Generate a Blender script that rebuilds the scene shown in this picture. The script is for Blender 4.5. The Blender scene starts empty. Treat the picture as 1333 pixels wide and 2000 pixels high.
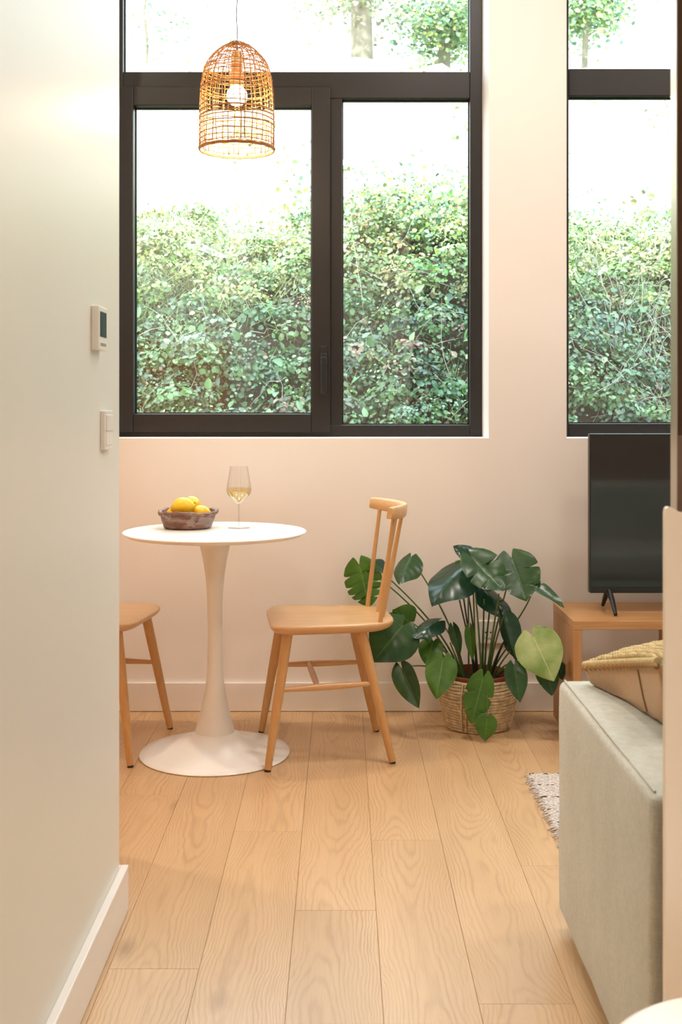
import bpy, bmesh, math, random
import numpy as np
from mathutils import Vector, Matrix, Euler
from mathutils import noise as mnoise

R = random.Random(7)
SC = bpy.context.scene
COL = SC.collection
PI = math.pi

# ------------------------------------------------------------------ camera
F = 2250.0            # focal length in pixels of the 1333x2000 frame
CAMZ = 1.161
HX, HY = 666.5, 790.0
cd = bpy.data.cameras.new('camera')
cd.sensor_fit = 'VERTICAL'
cd.sensor_height = 36.0
cd.sensor_width = 24.0
cd.lens = F / 2000.0 * 36.0
cd.shift_y = (HY - 1000.0) / 2000.0
cd.clip_start = 0.05
cd.dof.use_dof = True
cd.dof.focus_distance = 3.9
cd.dof.aperture_fstop = 9.0
cam = bpy.data.objects.new('camera', cd)
cam.location = (0, 0, CAMZ)
cam.rotation_euler = (PI / 2, 0, 0)
COL.objects.link(cam)
SC.camera = cam

def P(px, py, d):
    return Vector(((px - HX) * d / F, d, CAMZ - (py - HY) * d / F))

# ------------------------------------------------------------------ world, sun, exposure
w = bpy.data.worlds.new('world')
SC.world = w
w.use_nodes = True
bg = w.node_tree.nodes['Background']
bg.inputs[0].default_value = (0.78, 0.91, 1.0, 1)
bg.inputs[1].default_value = 9.0

def add_light(name, kind, loc, energy, color, rot=(0, 0, 0), **kw):
    l = bpy.data.lights.new(name, kind)
    l.energy = energy
    l.color = color
    for k, v in kw.items():
        setattr(l, k, v)
    o = bpy.data.objects.new(name, l)
    o.location = loc
    o.rotation_euler = rot
    COL.objects.link(o)
    return o

sun_dir = Vector((0.28, 0.64, -0.80)).normalized()      # the way the light travels
sun = add_light('sun', 'SUN', (0, -6, 9), 9.0, (1.0, 0.95, 0.84), angle=math.radians(1.2))
sun.rotation_euler = sun_dir.to_track_quat('-Z', 'Y').to_euler()

SC.view_settings.view_transform = 'Standard'
SC.view_settings.look = 'None'
SC.view_settings.gamma = 1.0
SC.view_settings.use_curve_mapping = False
SC.view_settings.exposure = 0.0
SC.cycles.use_denoising = True
SC.cycles.max_bounces = 8
SC.cycles.diffuse_bounces = 5
SC.cycles.transparent_max_bounces = 12
SC.cycles.sample_clamp_indirect = 6.0
SC.cycles.caustics_reflective = False
SC.cycles.caustics_refractive = False

# unseen lights; all but the alcove one added to brighten the room: x, y, power, warm?, radius
CEIL = 3.30
UNSEEN_LIGHTS = [(-1.45, 3.45, 24, 0.045, (1.0, 0.84, 0.67), 'small warm spotlight in the ceiling of the alcove at the left'),
              (0.5, 3.3, 21, 0.12, (1.0, 0.91, 0.83), 'unseen round ceiling light added as fill above the dining chair and the potted plant'),
              (1.9, 3.0, 18, 0.12, (1.0, 0.91, 0.83), 'unseen round ceiling light added as fill in front of the television'),
              (-0.05, -0.9, 30, 0.14, (1.0, 0.86, 0.72), 'unseen wide ceiling light added as fill at the corridor end'),
              (1.3, 1.9, 12, 0.14, (1.0, 0.88, 0.76), 'unseen wide ceiling light added as fill above the sofa')]
SPOT = (0.30, 1.05, 230.0, (1.0, 0.88, 0.74))      # unseen narrow spot, added to brighten the white stool

# ------------------------------------------------------------------ materials
def new_mat(name):
    m = bpy.data.materials.new(name)
    m.use_nodes = True
    nt = m.node_tree
    b = nt.nodes['Principled BSDF']
    return m, nt, b

def N(nt, typ, **kw):
    n = nt.nodes.new(typ)
    for k, v in kw.items():
        setattr(n, k, v)
    return n

def setin(nt, node, idx, v):
    s = node.inputs[idx]
    if hasattr(v, 'is_output'):
        nt.links.new(v, s)
    else:
        s.default_value = v

def M(nt, op, a, b=None, c=None):
    n = N(nt, 'ShaderNodeMath', operation=op)
    setin(nt, n, 0, a)
    if b is not None: setin(nt, n, 1, b)
    if c is not None: setin(nt, n, 2, c)
    return n.outputs[0]

def ramp(nt, fac, stops):
    n = N(nt, 'ShaderNodeValToRGB')
    nt.links.new(fac, n.inputs[0])
    el = n.color_ramp.elements
    while len(el) < len(stops): el.new(0.5)
    for e, (p, c) in zip(el, stops):
        e.position = p
        e.color = (*c, 1)
    return n.outputs[0]

def mixc(nt, fac, a, b, mode='MIX'):
    n = N(nt, 'ShaderNodeMix', data_type='RGBA', blend_type=mode)
    setin(nt, n, 0, fac)
    for i, v in ((6, a), (7, b)):
        if hasattr(v, 'is_output'): nt.links.new(v, n.inputs[i])
        else: n.inputs[i].default_value = (*v, 1)
    return n.outputs[2]

def noise(nt, vec, scale, detail=3, rough=0.5, dist=0.0):
    n = N(nt, 'ShaderNodeTexNoise')
    if vec is not None: nt.links.new(vec, n.inputs['Vector'])
    n.inputs['Scale'].default_value = scale
    n.inputs['Detail'].default_value = detail
    n.inputs['Roughness'].default_value = rough
    n.inputs['Distortion'].default_value = dist
    return n.outputs[0]

def mapping(nt, vec, scale=(1, 1, 1), loc=(0, 0, 0), rot=(0, 0, 0)):
    n = N(nt, 'ShaderNodeMapping')
    nt.links.new(vec, n.inputs[0])
    n.inputs['Scale'].default_value = scale
    n.inputs['Location'].default_value = loc
    n.inputs['Rotation'].default_value = rot
    return n.outputs[0]

def bump(nt, b, height, strength=0.2, dist=0.01):
    n = N(nt, 'ShaderNodeBump')
    n.inputs['Strength'].default_value = strength
    n.inputs['Distance'].default_value = dist
    nt.links.new(height, n.inputs['Height'])
    nt.links.new(n.outputs[0], b.inputs['Normal'])

def simple(name, col, rough=0.5, metal=0.0, var=0.04, nscale=8, bumps=0.0, bscale=60, spec=0.5, coat=0.0):
    m, nt, b = new_mat(name)
    tc = N(nt, 'ShaderNodeTexCoord').outputs['Object']
    f = noise(nt, tc, nscale, 4)
    c2 = tuple(max(0, c * (1 - var * 2)) for c in col)
    nt.links.new(ramp(nt, f, [(0.3, c2), (0.7, col)]), b.inputs['Base Color'])
    b.inputs['Roughness'].default_value = rough
    b.inputs['Metallic'].default_value = metal
    b.inputs['Specular IOR Level'].default_value = spec
    b.inputs['Coat Weight'].default_value = coat
    if bumps: bump(nt, b, noise(nt, tc, bscale, 4), bumps, 0.004)
    return m

def oak_floor():
    m, nt, b = new_mat('oak_floor')
    tc = N(nt, 'ShaderNodeTexCoord').outputs['Object']
    rnd = N(nt, 'ShaderNodeObjectInfo').outputs['Random']
    sep = N(nt, 'ShaderNodeSeparateXYZ'); nt.links.new(tc, sep.inputs[0])
    x, y = sep.outputs[0], sep.outputs[1]
    off = M(nt, 'MULTIPLY', rnd, 57.0)
    def n2(sx, sy, detail=2, z=0.0):
        cb = N(nt, 'ShaderNodeCombineXYZ')
        nt.links.new(M(nt, 'MULTIPLY', x, sx), cb.inputs[0])
        nt.links.new(M(nt, 'MULTIPLY', y, sy), cb.inputs[1])
        nt.links.new(M(nt, 'ADD', off, z), cb.inputs[2])
        return noise(nt, cb.outputs[0], 1.0, detail, 0.55)
    cx = M(nt, 'MULTIPLY', M(nt, 'SUBTRACT', n2(0.3, 0.9), 0.5), 0.20)
    dep = M(nt, 'MULTIPLY', n2(0.5, 0.75, 2, 9.0), 0.17)
    wob = M(nt, 'MULTIPLY', M(nt, 'SUBTRACT', n2(9, 3.5, 3, 3.0), 0.5), 0.055)
    dx = M(nt, 'ADD', M(nt, 'SUBTRACT', x, cx), wob)
    r = M(nt, 'SQRT', M(nt, 'ADD', M(nt, 'MULTIPLY', dx, dx), M(nt, 'MULTIPLY', dep, dep)))
    ph = M(nt, 'ADD', M(nt, 'MULTIPLY', r, 1150.0), M(nt, 'MULTIPLY', n2(60, 4, 3, 5.0), 5.0))
    ring = M(nt, 'MULTIPLY_ADD', M(nt, 'SINE', ph), 0.5, 0.5)
    ring = M(nt, 'POWER', ring, 3.0)
    ring = M(nt, 'MULTIPLY', ring, M(nt, 'MULTIPLY_ADD', n2(22, 1.6, 3, 2.0), 2.2, -0.45))
    fine = n2(420, 7, 2, 1.0)
    big = n2(7, 1.4, 3, 7.0)
    # knots
    kv = N(nt, 'ShaderNodeCombineXYZ')
    nt.links.new(M(nt, 'MULTIPLY', x, 4.0), kv.inputs[0]); nt.links.new(M(nt, 'MULTIPLY', y, 1.7), kv.inputs[1]); nt.links.new(off, kv.inputs[2])
    vo = N(nt, 'ShaderNodeTexVoronoi'); nt.links.new(kv.outputs[0], vo.inputs['Vector']); vo.inputs['Scale'].default_value = 1.0
    knot = ramp(nt, vo.outputs['Distance'], [(0.0, (1, 1, 1)), (0.03, (0.8,) * 3), (0.11, (0, 0, 0))])
    base = ramp(nt, big, [(0.25, (0.56, 0.355, 0.18)), (0.55, (0.63, 0.415, 0.222)), (0.8, (0.69, 0.47, 0.265))])
    c = mixc(nt, M(nt, 'MULTIPLY', ring, 0.50), base, (0.36, 0.205, 0.10))
    c = mixc(nt, M(nt, 'MULTIPLY', M(nt, 'LESS_THAN', fine, 0.42), 0.22), c, (0.42, 0.24, 0.11))
    c = mixc(nt, M(nt, 'MULTIPLY', knot, 0.55), c, (0.20, 0.10, 0.045))
    hv = N(nt, 'ShaderNodeHueSaturation')
    nt.links.new(c, hv.inputs['Color'])
    nt.links.new(M(nt, 'MULTIPLY_ADD', rnd, 0.07, 1.0), hv.inputs['Value'])
    hv.inputs['Saturation'].default_value = 0.98
    nt.links.new(hv.outputs[0], b.inputs['Base Color'])
    b.inputs['Roughness'].default_value = 0.34
    b.inputs['Specular IOR Level'].default_value = 0.5
    h = M(nt, 'ADD', M(nt, 'MULTIPLY', ring, -0.5), fine)
    bump(nt, b, h, 0.12, 0.002)
    return m

def wood(name, c1, c2, axis='X', rough=0.38, scale=1.0):
    m, nt, b = new_mat(name)
    tc = N(nt, 'ShaderNodeTexCoord').outputs['Object']
    s = {'X': (1.5, 26, 26), 'Y': (26, 1.5, 26), 'Z': (26, 26, 1.5)}[axis]
    s = tuple(v * scale for v in s)
    v = mapping(nt, tc, s)
    n1 = noise(nt, v, 1.0, 3, 0.6, 0.6)
    w_ = M(nt, 'MULTIPLY_ADD', M(nt, 'SINE', M(nt, 'MULTIPLY', n1, 26.0)), 0.5, 0.5)
    c = mixc(nt, M(nt, 'MULTIPLY', w_, 0.35), c1, c2)
    n2 = noise(nt, mapping(nt, tc, tuple(k * 6 for k in s)), 1.0, 2)
    c = mixc(nt, M(nt, 'MULTIPLY', n2, 0.3), c, c2)
    nt.links.new(c, b.inputs['Base Color'])
    b.inputs['Roughness'].default_value = rough
    bump(nt, b, n1, 0.05, 0.002)
    return m

def fabric(name, col, col2, scale=500, rough=0.95, bstr=0.4):
    m, nt, b = new_mat(name)
    tc = N(nt, 'ShaderNodeTexCoord').outputs['Object']
    big = noise(nt, mapping(nt, tc, (1, 1, 1)), 9, 5, 0.6)
    f1 = noise(nt, mapping(nt, tc, (scale, scale, scale * 0.12)), 1.0, 2)
    f2 = noise(nt, mapping(nt, tc, (scale * 0.12, scale * 0.12, scale)), 1.0, 2)
    fm = M(nt, 'MULTIPLY_ADD', M(nt, 'ADD', f1, f2), 0.5, 0.0)
    fm = M(nt, 'ADD', M(nt, 'MULTIPLY', fm, 0.75), M(nt, 'MULTIPLY', big, 0.25))
    nt.links.new(ramp(nt, fm, [(0.35, col2), (0.65, col)]), b.inputs['Base Color'])
    b.inputs['Roughness'].default_value = rough
    b.inputs['Specular IOR Level'].default_value = 0.15
    b.inputs['Sheen Weight'].default_value = 0.25
    bump(nt, b, fm, bstr, 0.003)
    return m

def glass_pane():
    m, nt, b = new_mat('window_glass')
    nt.nodes.remove(b)
    tr = N(nt, 'ShaderNodeBsdfTransparent'); tr.inputs[0].default_value = (0.955, 0.99, 0.98, 1)
    gl = N(nt, 'ShaderNodeBsdfGlossy'); gl.inputs['Roughness'].default_value = 0.0
    lw = N(nt, 'ShaderNodeLayerWeight')
    f = M(nt, 'MULTIPLY_ADD', M(nt, 'POWER', lw.outputs['Facing'], 5.0), 0.9, 0.10)
    mx = N(nt, 'ShaderNodeMixShader')
    nt.links.new(f, mx.inputs[0]); nt.links.new(tr.outputs[0], mx.inputs[1]); nt.links.new(gl.outputs[0], mx.inputs[2])
    nt.links.new(mx.outputs[0], nt.nodes['Material Output'].inputs[0])
    return m

def thin_glass(name, tint):
    m, nt, b = new_mat(name)
    nt.nodes.remove(b)
    tr = N(nt, 'ShaderNodeBsdfTransparent'); tr.inputs[0].default_value = (*tint, 1)
    gl = N(nt, 'ShaderNodeBsdfGlossy'); gl.inputs['Roughness'].default_value = 0.02
    lw = N(nt, 'ShaderNodeLayerWeight')
    f = M(nt, 'MULTIPLY_ADD', M(nt, 'POWER', lw.outputs['Facing'], 3.0), 0.75, 0.05)
    mx = N(nt, 'ShaderNodeMixShader')
    nt.links.new(f, mx.inputs[0]); nt.links.new(tr.outputs[0], mx.inputs[1]); nt.links.new(gl.outputs[0], mx.inputs[2])
    nt.links.new(mx.outputs[0], nt.nodes['Material Output'].inputs[0])
    return m

def emit(name, col, strength):
    m, nt, b = new_mat(name)
    b.inputs['Emission Color'].default_value = (*col, 1)
    b.inputs['Emission Strength'].default_value = strength
    b.inputs['Base Color'].default_value = (*col, 1)
    return m

def leaf_mat(name, c_dark, c_light, vein, rough=0.32, trans=0.15):
    m, nt, b = new_mat(name)
    uv = N(nt, 'ShaderNodeUVMap').outputs[0]
    sep = N(nt, 'ShaderNodeSeparateXYZ'); nt.links.new(uv, sep.inputs[0])
    u, v = sep.outputs[0], M(nt, 'ABSOLUTE', M(nt, 'MULTIPLY_ADD', sep.outputs[1], 2.0, -1.0))
    mid = M(nt, 'LESS_THAN', v, 0.035)
    ph = M(nt, 'SINE', M(nt, 'MULTIPLY', M(nt, 'SUBTRACT', u, M(nt, 'MULTIPLY', v, 0.22)), 34.0))
    side = M(nt, 'GREATER_THAN', ph, 0.96)
    vm = M(nt, 'MAXIMUM', mid, M(nt, 'MULTIPLY', side, 0.22))
    tc = N(nt, 'ShaderNodeTexCoord').outputs['Object']
    c = ramp(nt, noise(nt, tc, 14, 3), [(0.3, c_dark), (0.7, c_light)])
    c = mixc(nt, M(nt, 'MULTIPLY', vm, 0.55), c, vein)
    geo = N(nt, 'ShaderNodeNewGeometry')
    c = mixc(nt, M(nt, 'MULTIPLY', geo.outputs['Backfacing'], 0.35), c, vein)
    nt.links.new(c, b.inputs['Base Color'])
    b.inputs['Roughness'].default_value = rough
    b.inputs['Specular IOR Level'].default_value = 0.55
    bump(nt, b, M(nt, 'MULTIPLY', ph, -1.0), 0.09, 0.002)
    tl = N(nt, 'ShaderNodeBsdfTranslucent'); nt.links.new(c, tl.inputs[0])
    mx = N(nt, 'ShaderNodeMixShader'); mx.inputs[0].default_value = trans
    nt.links.new(b.outputs[0], mx.inputs[1]); nt.links.new(tl.outputs[0], mx.inputs[2])
    nt.links.new(mx.outputs[0], nt.nodes['Material Output'].inputs[0])
    return m

def foliage_mat(name, trans=0.3, rough=0.45):
    m, nt, b = new_mat(name)
    at = N(nt, 'ShaderNodeAttribute', attribute_name='tone')
    nt.links.new(at.outputs['Color'], b.inputs['Base Color'])
    b.inputs['Roughness'].default_value = rough
    b.inputs['Specular IOR Level'].default_value = 0.8
    tl = N(nt, 'ShaderNodeBsdfTranslucent'); nt.links.new(at.outputs['Color'], tl.inputs[0])
    mx = N(nt, 'ShaderNodeMixShader'); mx.inputs[0].default_value = trans
    nt.links.new(b.outputs[0], mx.inputs[1]); nt.links.new(tl.outputs[0], mx.inputs[2])
    nt.links.new(mx.outputs[0], nt.nodes['Material Output'].inputs[0])
    return m

MT = {}
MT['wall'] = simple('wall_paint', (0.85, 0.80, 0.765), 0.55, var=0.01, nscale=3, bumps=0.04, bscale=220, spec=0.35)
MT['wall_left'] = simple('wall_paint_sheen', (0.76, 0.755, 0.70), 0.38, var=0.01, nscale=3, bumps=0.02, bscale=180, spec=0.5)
MT['ceiling'] = simple('ceiling_paint', (0.86, 0.84, 0.81), 0.8, var=0.01)
MT['trim'] = simple('trim_paint', (0.84, 0.80, 0.76), 0.3, var=0.01)
MT['floor'] = oak_floor()
MT['subfloor'] = simple('subfloor', (0.12, 0.07, 0.035), 0.9)
MT['frame'] = simple('dark_aluminium', (0.013, 0.010, 0.009), 0.42, 0.0, 0.05, 30, 0.03, 400)
MT['frame_black'] = simple('black_gasket', (0.008, 0.008, 0.008), 0.4)
MT['glass'] = glass_pane()
MT['oak'] = wood('beech_wood', (0.68, 0.42, 0.21), (0.52, 0.28, 0.12), 'X', 0.3)
MT['oak_z'] = wood('beech_leg_wood', (0.64, 0.37, 0.155), (0.49, 0.245, 0.085), 'Z')
MT['bench'] = wood('oak_bench_wood', (0.56, 0.30, 0.12), (0.36, 0.165, 0.055), 'X', 0.4, 0.8)
MT['bench_z'] = wood('oak_bench_side_wood', (0.52, 0.27, 0.105), (0.33, 0.15, 0.05), 'Z', 0.4, 0.8)
MT['white_lacquer'] = simple('white_lacquer', (0.92, 0.92, 0.92), 0.25, var=0.0, spec=0.5)
MT['white_satin'] = simple('white_satin', (0.82, 0.80, 0.77), 0.35, var=0.0)
MT['plastic'] = simple('white_plastic', (0.82, 0.80, 0.76), 0.3, var=0.0)
MT['screen_small'] = simple('lcd_screen', (0.03, 0.045, 0.06), 0.15, var=0.0)
MT['hole'] = simple('dark_hole', (0.02, 0.018, 0.016), 0.7)
MT['rattan'] = simple('rattan_cane', (0.40, 0.17, 0.035), 0.5, var=0.15, nscale=40)
MT['rattan_dark'] = simple('rattan_rim_cane', (0.46, 0.20, 0.05), 0.55, var=0.15, nscale=60)
MT['brass'] = simple('brass_socket', (0.62, 0.33, 0.12), 0.45, 0.3)
MT['cord'] = simple('cord_beige', (0.16, 0.12, 0.09), 0.7)
MT['bulb'] = emit('bulb_glow', (1.0, 0.86, 0.66), 16.0)
MT['downlight'] = emit('downlight_glow', (1.0, 0.85, 0.68), 6.0)
MT['tv_black'] = simple('tv_casing', (0.012, 0.012, 0.013), 0.35, var=0.0)
MT['tv_screen'] = simple('tv_screen', (0.006, 0.007, 0.007), 0.06, var=0.0, spec=0.8)
MT['sofa'] = fabric('sofa_fabric', (0.63, 0.635, 0.56), (0.46, 0.465, 0.405), 420)
MT['linen'] = fabric('linen_fabric', (0.60, 0.385, 0.215), (0.47, 0.285, 0.15), 600, bstr=0.25)
MT['knit'] = simple('knit_yarn', (0.78, 0.62, 0.34), 0.9, var=0.15, nscale=120, bumps=0.6, bscale=300, spec=0.1)
MT['rug'] = simple('rug_wool', (0.90, 0.84, 0.81), 0.95, var=0.22, nscale=160, bumps=0.8, bscale=260, spec=0.1)
MT['rug_dark'] = simple('rug_dark_yarn', (0.20, 0.15, 0.14), 0.95, var=0.1, nscale=160, spec=0.1)
MT['rubber'] = simple('dark_foot', (0.02, 0.018, 0.015), 0.6)

def bowl_mat():
    m, nt, b = new_mat('dark_wood_bowl')
    tc = N(nt, 'ShaderNodeTexCoord').outputs['Object']
    n1 = noise(nt, mapping(nt, tc, (14, 14, 60)), 1.0, 5, 0.65, 0.4)
    n2 = noise(nt, mapping(nt, tc, (16, 16, 16)), 1.0, 3)
    c = ramp(nt, n1, [(0.3, (0.07, 0.028, 0.018)), (0.5, (0.17, 0.075, 0.04)), (0.72, (0.33, 0.20, 0.15))])
    c = mixc(nt, M(nt, 'MULTIPLY', M(nt, 'GREATER_THAN', n2, 0.58), 0.45), c, (0.36, 0.29, 0.27))
    nt.links.new(c, b.inputs['Base Color'])
    b.inputs['Roughness'].default_value = 0.5
    bump(nt, b, n1, 0.7, 0.004)
    return m
MT['bowl'] = bowl_mat()
def lemon_mat():
    m, nt, b = new_mat('lemon_peel')
    tc = N(nt, 'ShaderNodeTexCoord').outputs['Object']
    nt.links.new(ramp(nt, noise(nt, tc, 20, 3), [(0.3, (0.86, 0.50, 0.012)), (0.7, (0.92, 0.60, 0.03))]), b.inputs['Base Color'])
    b.inputs['Roughness'].default_value = 0.35
    b.inputs['Subsurface Weight'].default_value = 0.0
    vo = N(nt, 'ShaderNodeTexVoronoi'); nt.links.new(tc, vo.inputs['Vector']); vo.inputs['Scale'].default_value = 260
    bump(nt, b, vo.outputs['Distance'], 0.25, 0.001)
    return m
MT['lemon'] = lemon_mat()
MT['lemon_tip'] = simple('lemon_stem_end', (0.35, 0.33, 0.06), 0.6)
MT['wine_glass'] = thin_glass('wine_glass', (0.99, 0.99, 0.99))
MT['glass_stem'] = thin_glass('wine_glass_stem', (0.90, 0.91, 0.91))
MT['wine'] = thin_glass('white_wine', (0.97, 0.90, 0.62))
MT['basket'] = simple('seagrass_rope', (0.90, 0.71, 0.47), 0.8, var=0.22, nscale=55, bumps=0.9, bscale=170, spec=0.2)
MT['basket_dark'] = simple('seagrass_twine', (0.30, 0.16, 0.07), 0.8, var=0.1, nscale=40)
MT['terracotta'] = simple('terracotta_plastic', (0.26, 0.055, 0.028), 0.5)
MT['soil'] = simple('potting_soil', (0.035, 0.022, 0.014), 0.95, var=0.3, nscale=60, bumps=1.0, bscale=90)
MT['leaf'] = leaf_mat('monstera_leaf', (0.018, 0.062, 0.020), (0.035, 0.11, 0.030), (0.10, 0.22, 0.07), 0.27)
MT['leaf_blue'] = leaf_mat('monstera_leaf_dark', (0.012, 0.045, 0.028), (0.022, 0.075, 0.038), (0.07, 0.16, 0.08), 0.22)
MT['leaf_green'] = leaf_mat('monstera_leaf_green', (0.045, 0.13, 0.014), (0.075, 0.20, 0.02), (0.20, 0.36, 0.08), 0.35, 0.25)
MT['leaf_pale'] = leaf_mat('monstera_leaf_pale', (0.22, 0.37, 0.09), (0.50, 0.62, 0.27), (0.66, 0.74, 0.40), 0.3, 0.25)
MT['petiole'] = simple('petiole_green', (0.10, 0.17, 0.045), 0.4, var=0.2, nscale=20)
MT['petiole_dark'] = simple('petiole_dark', (0.022, 0.024, 0.014), 0.45)
MT['cream'] = simple('cream_laminate', (0.93, 0.85, 0.75), 0.4, var=0.01)
MT['smoked'] = simple('dark_brown_door', (0.065, 0.028, 0.010), 0.3, var=0.1, nscale=5)
MT['taupe'] = simple('taupe_panel', (0.19, 0.125, 0.095), 0.4)
MT['satin_edge'] = simple('satin_edge', (0.50, 0.46, 0.40), 0.25, 0.35)
MT['vase'] = wood('turned_wood', (0.60, 0.34, 0.16), (0.45, 0.22, 0.09), 'Z')
MT['cabinet'] = wood('orange_wood', (0.85, 0.45, 0.20), (0.72, 0.34, 0.13), 'X')
MT['soil_bank'] = simple('bank_soil', (0.075, 0.052, 0.034), 0.95, var=0.3, nscale=3, bumps=0.8, bscale=12)
MT['dry_ground'] = simple('dry_ground', (0.72, 0.68, 0.58), 0.95, var=0.12, nscale=2, bumps=0.5, bscale=14)
MT['foliage'] = foliage_mat('vine_foliage', 0.25, 0.30)
MT['grass'] = foliage_mat('grass_blades', 0.35, 0.5)
MT['twig'] = foliage_mat('twig_bark', 0.0, 0.8)
MT['bark'] = simple('tree_bark', (0.20, 0.17, 0.12), 0.9, var=0.25, nscale=9, bumps=0.8, bscale=30)
MT['render_out'] = simple('outside_render', (0.7, 0.68, 0.65), 0.9)

# ------------------------------------------------------------------ mesh helpers
def link_mesh(name, me, mat, parent=None, loc=None):
    o = bpy.data.objects.new(name, me)
    if mat is not None:
        for mm in (mat if isinstance(mat, (list, tuple)) else [mat]):
            me.materials.append(mm)
    COL.objects.link(o)
    if parent is not None: o.parent = parent
    if loc is not None: o.location = loc
    return o

def from_data(name, verts, faces, mat, parent=None, loc=None, smooth=False):
    me = bpy.data.meshes.new(name)
    me.from_pydata([tuple(v) for v in verts], [], faces)
    me.update()
    if smooth: me.shade_smooth()
    return link_mesh(name, me, mat, parent, loc)

def from_bm(name, bm, mat, parent=None, loc=None, smooth=False):
    me = bpy.data.meshes.new(name)
    bm.normal_update()
    bm.to_mesh(me); bm.free()
    if smooth: me.shade_smooth()
    return link_mesh(name, me, mat, parent, loc)

def bm_box(bm, lo, hi, bev=0.0, seg=2, mat=None):
    r = bmesh.ops.create_cube(bm, size=1.0)
    vs = r['verts']
    c = [(a + b) / 2 for a, b in zip(lo, hi)]
    s = [abs(b - a) for a, b in zip(lo, hi)]
    for v in vs:
        v.co = Vector((c[0] + v.co.x * s[0], c[1] + v.co.y * s[1], c[2] + v.co.z * s[2]))
        if mat is not None: v.co = mat @ v.co
    if bev > 0:
        es = list({e for v in vs for e in v.link_edges})
        bmesh.ops.bevel(bm, geom=es, offset=min(bev, min(s) * 0.49), segments=seg, affect='EDGES', profile=0.5)

def box(name, lo, hi, mat, parent=None, bev=0.0, seg=2, smooth=False):
    bm = bmesh.new()
    bm_box(bm, lo, hi, bev, seg)
    o = from_bm(name, bm, mat, parent)
    if smooth: shade_auto(o)
    return o

def shade_auto(o, ang=40):
    me = o.data
    me.shade_smooth()
    me.set_sharp_from_angle(angle=math.radians(ang))

def lathe(name, prof, mat, parent=None, loc=None, seg=64, caps=True, sharp=50):
    vs, fs = [], []
    for (r, z) in prof:
        for k in range(seg):
            a = 2 * PI * k / seg
            vs.append((r * math.cos(a), r * math.sin(a), z))
    for i in range(len(prof) - 1):
        for k in range(seg):
            k2 = (k + 1) % seg
            fs.append((i * seg + k, i * seg + k2, (i + 1) * seg + k2, (i + 1) * seg + k))
    if caps:
        fs.append(tuple(reversed(range(seg))))
        fs.append(tuple((len(prof) - 1) * seg + k for k in range(seg)))
    o = from_data(name, vs, fs, mat, parent, loc)
    shade_auto(o, sharp)
    return o

def frames_along(pts):
    pts = [Vector(p) for p in pts]
    out = []
    up = Vector((0.13, 0.21, 0.97)).normalized()
    prev = None
    for i, p in enumerate(pts):
        a = pts[max(0, i - 1)]; b = pts[min(len(pts) - 1, i + 1)]
        t = (b - a).normalized()
        if prev is None:
            n = t.cross(up)
            if n.length < 1e-3: n = t.cross(Vector((1, 0, 0)))
            n.normalize()
        else:
            n = (prev - t * prev.dot(t)).normalized()
        prev = n
        out.append((p, n, t.cross(n)))
    return out

def tube_data(pts, rad, seg=8, vs=None, fs=None, caps=True):
    vs = [] if vs is None else vs
    fs = [] if fs is None else fs
    fr = frames_along(pts)
    base = len(vs)
    for i, (p, n, b) in enumerate(fr):
        r = rad[i] if isinstance(rad, (list, tuple)) else rad
        for k in range(seg):
            a = 2 * PI * k / seg
            vs.append(p + n * (r * math.cos(a)) + b * (r * math.sin(a)))
    m = len(fr)
    for i in range(m - 1):
        for k in range(seg):
            k2 = (k + 1) % seg
            fs.append((base + i * seg + k, base + i * seg + k2, base + (i + 1) * seg + k2, base + (i + 1) * seg + k))
    if caps:
        fs.append(tuple(base + k for k in reversed(range(seg))))
        fs.append(tuple(base + (m - 1) * seg + k for k in range(seg)))
    return vs, fs

def tube(name, pts, rad, mat, parent=None, seg=8, caps=True):
    vs, fs = tube_data(pts, rad, seg, caps=caps)
    o = from_data(name, vs, fs, mat, parent)
    shade_auto(o, 50)
    return o

def bez(p0, p1, p2, p3, n=10):
    p0, p1, p2, p3 = map(Vector, (p0, p1, p2, p3))
    out = []
    for i in range(n + 1):
        t = i / n
        out.append(p0 * (1 - t) ** 3 + p1 * 3 * t * (1 - t) ** 2 + p2 * 3 * t * t * (1 - t) + p3 * t ** 3)
    return out

def empty(name, loc=(0, 0, 0), rz=0.0):
    o = bpy.data.objects.new(name, None)
    o.empty_display_size = 0.1
    o.location = loc
    o.rotation_euler = (0, 0, rz)
    COL.objects.link(o)
    return o

def tag(o, label=None, cat=None, group=None, kind=None):
    if label: o['label'] = label
    if cat: o['category'] = cat
    if group: o['group'] = group
    if kind: o['kind'] = kind
    return o

def struct(o):
    o['kind'] = 'structure'
    return o

# ------------------------------------------------------------------ room shell
WY = 4.368            # inner face of the window wall
FY = 4.573            # window frames
XL, XR, YB = -2.7, 3.4, -2.6

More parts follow.
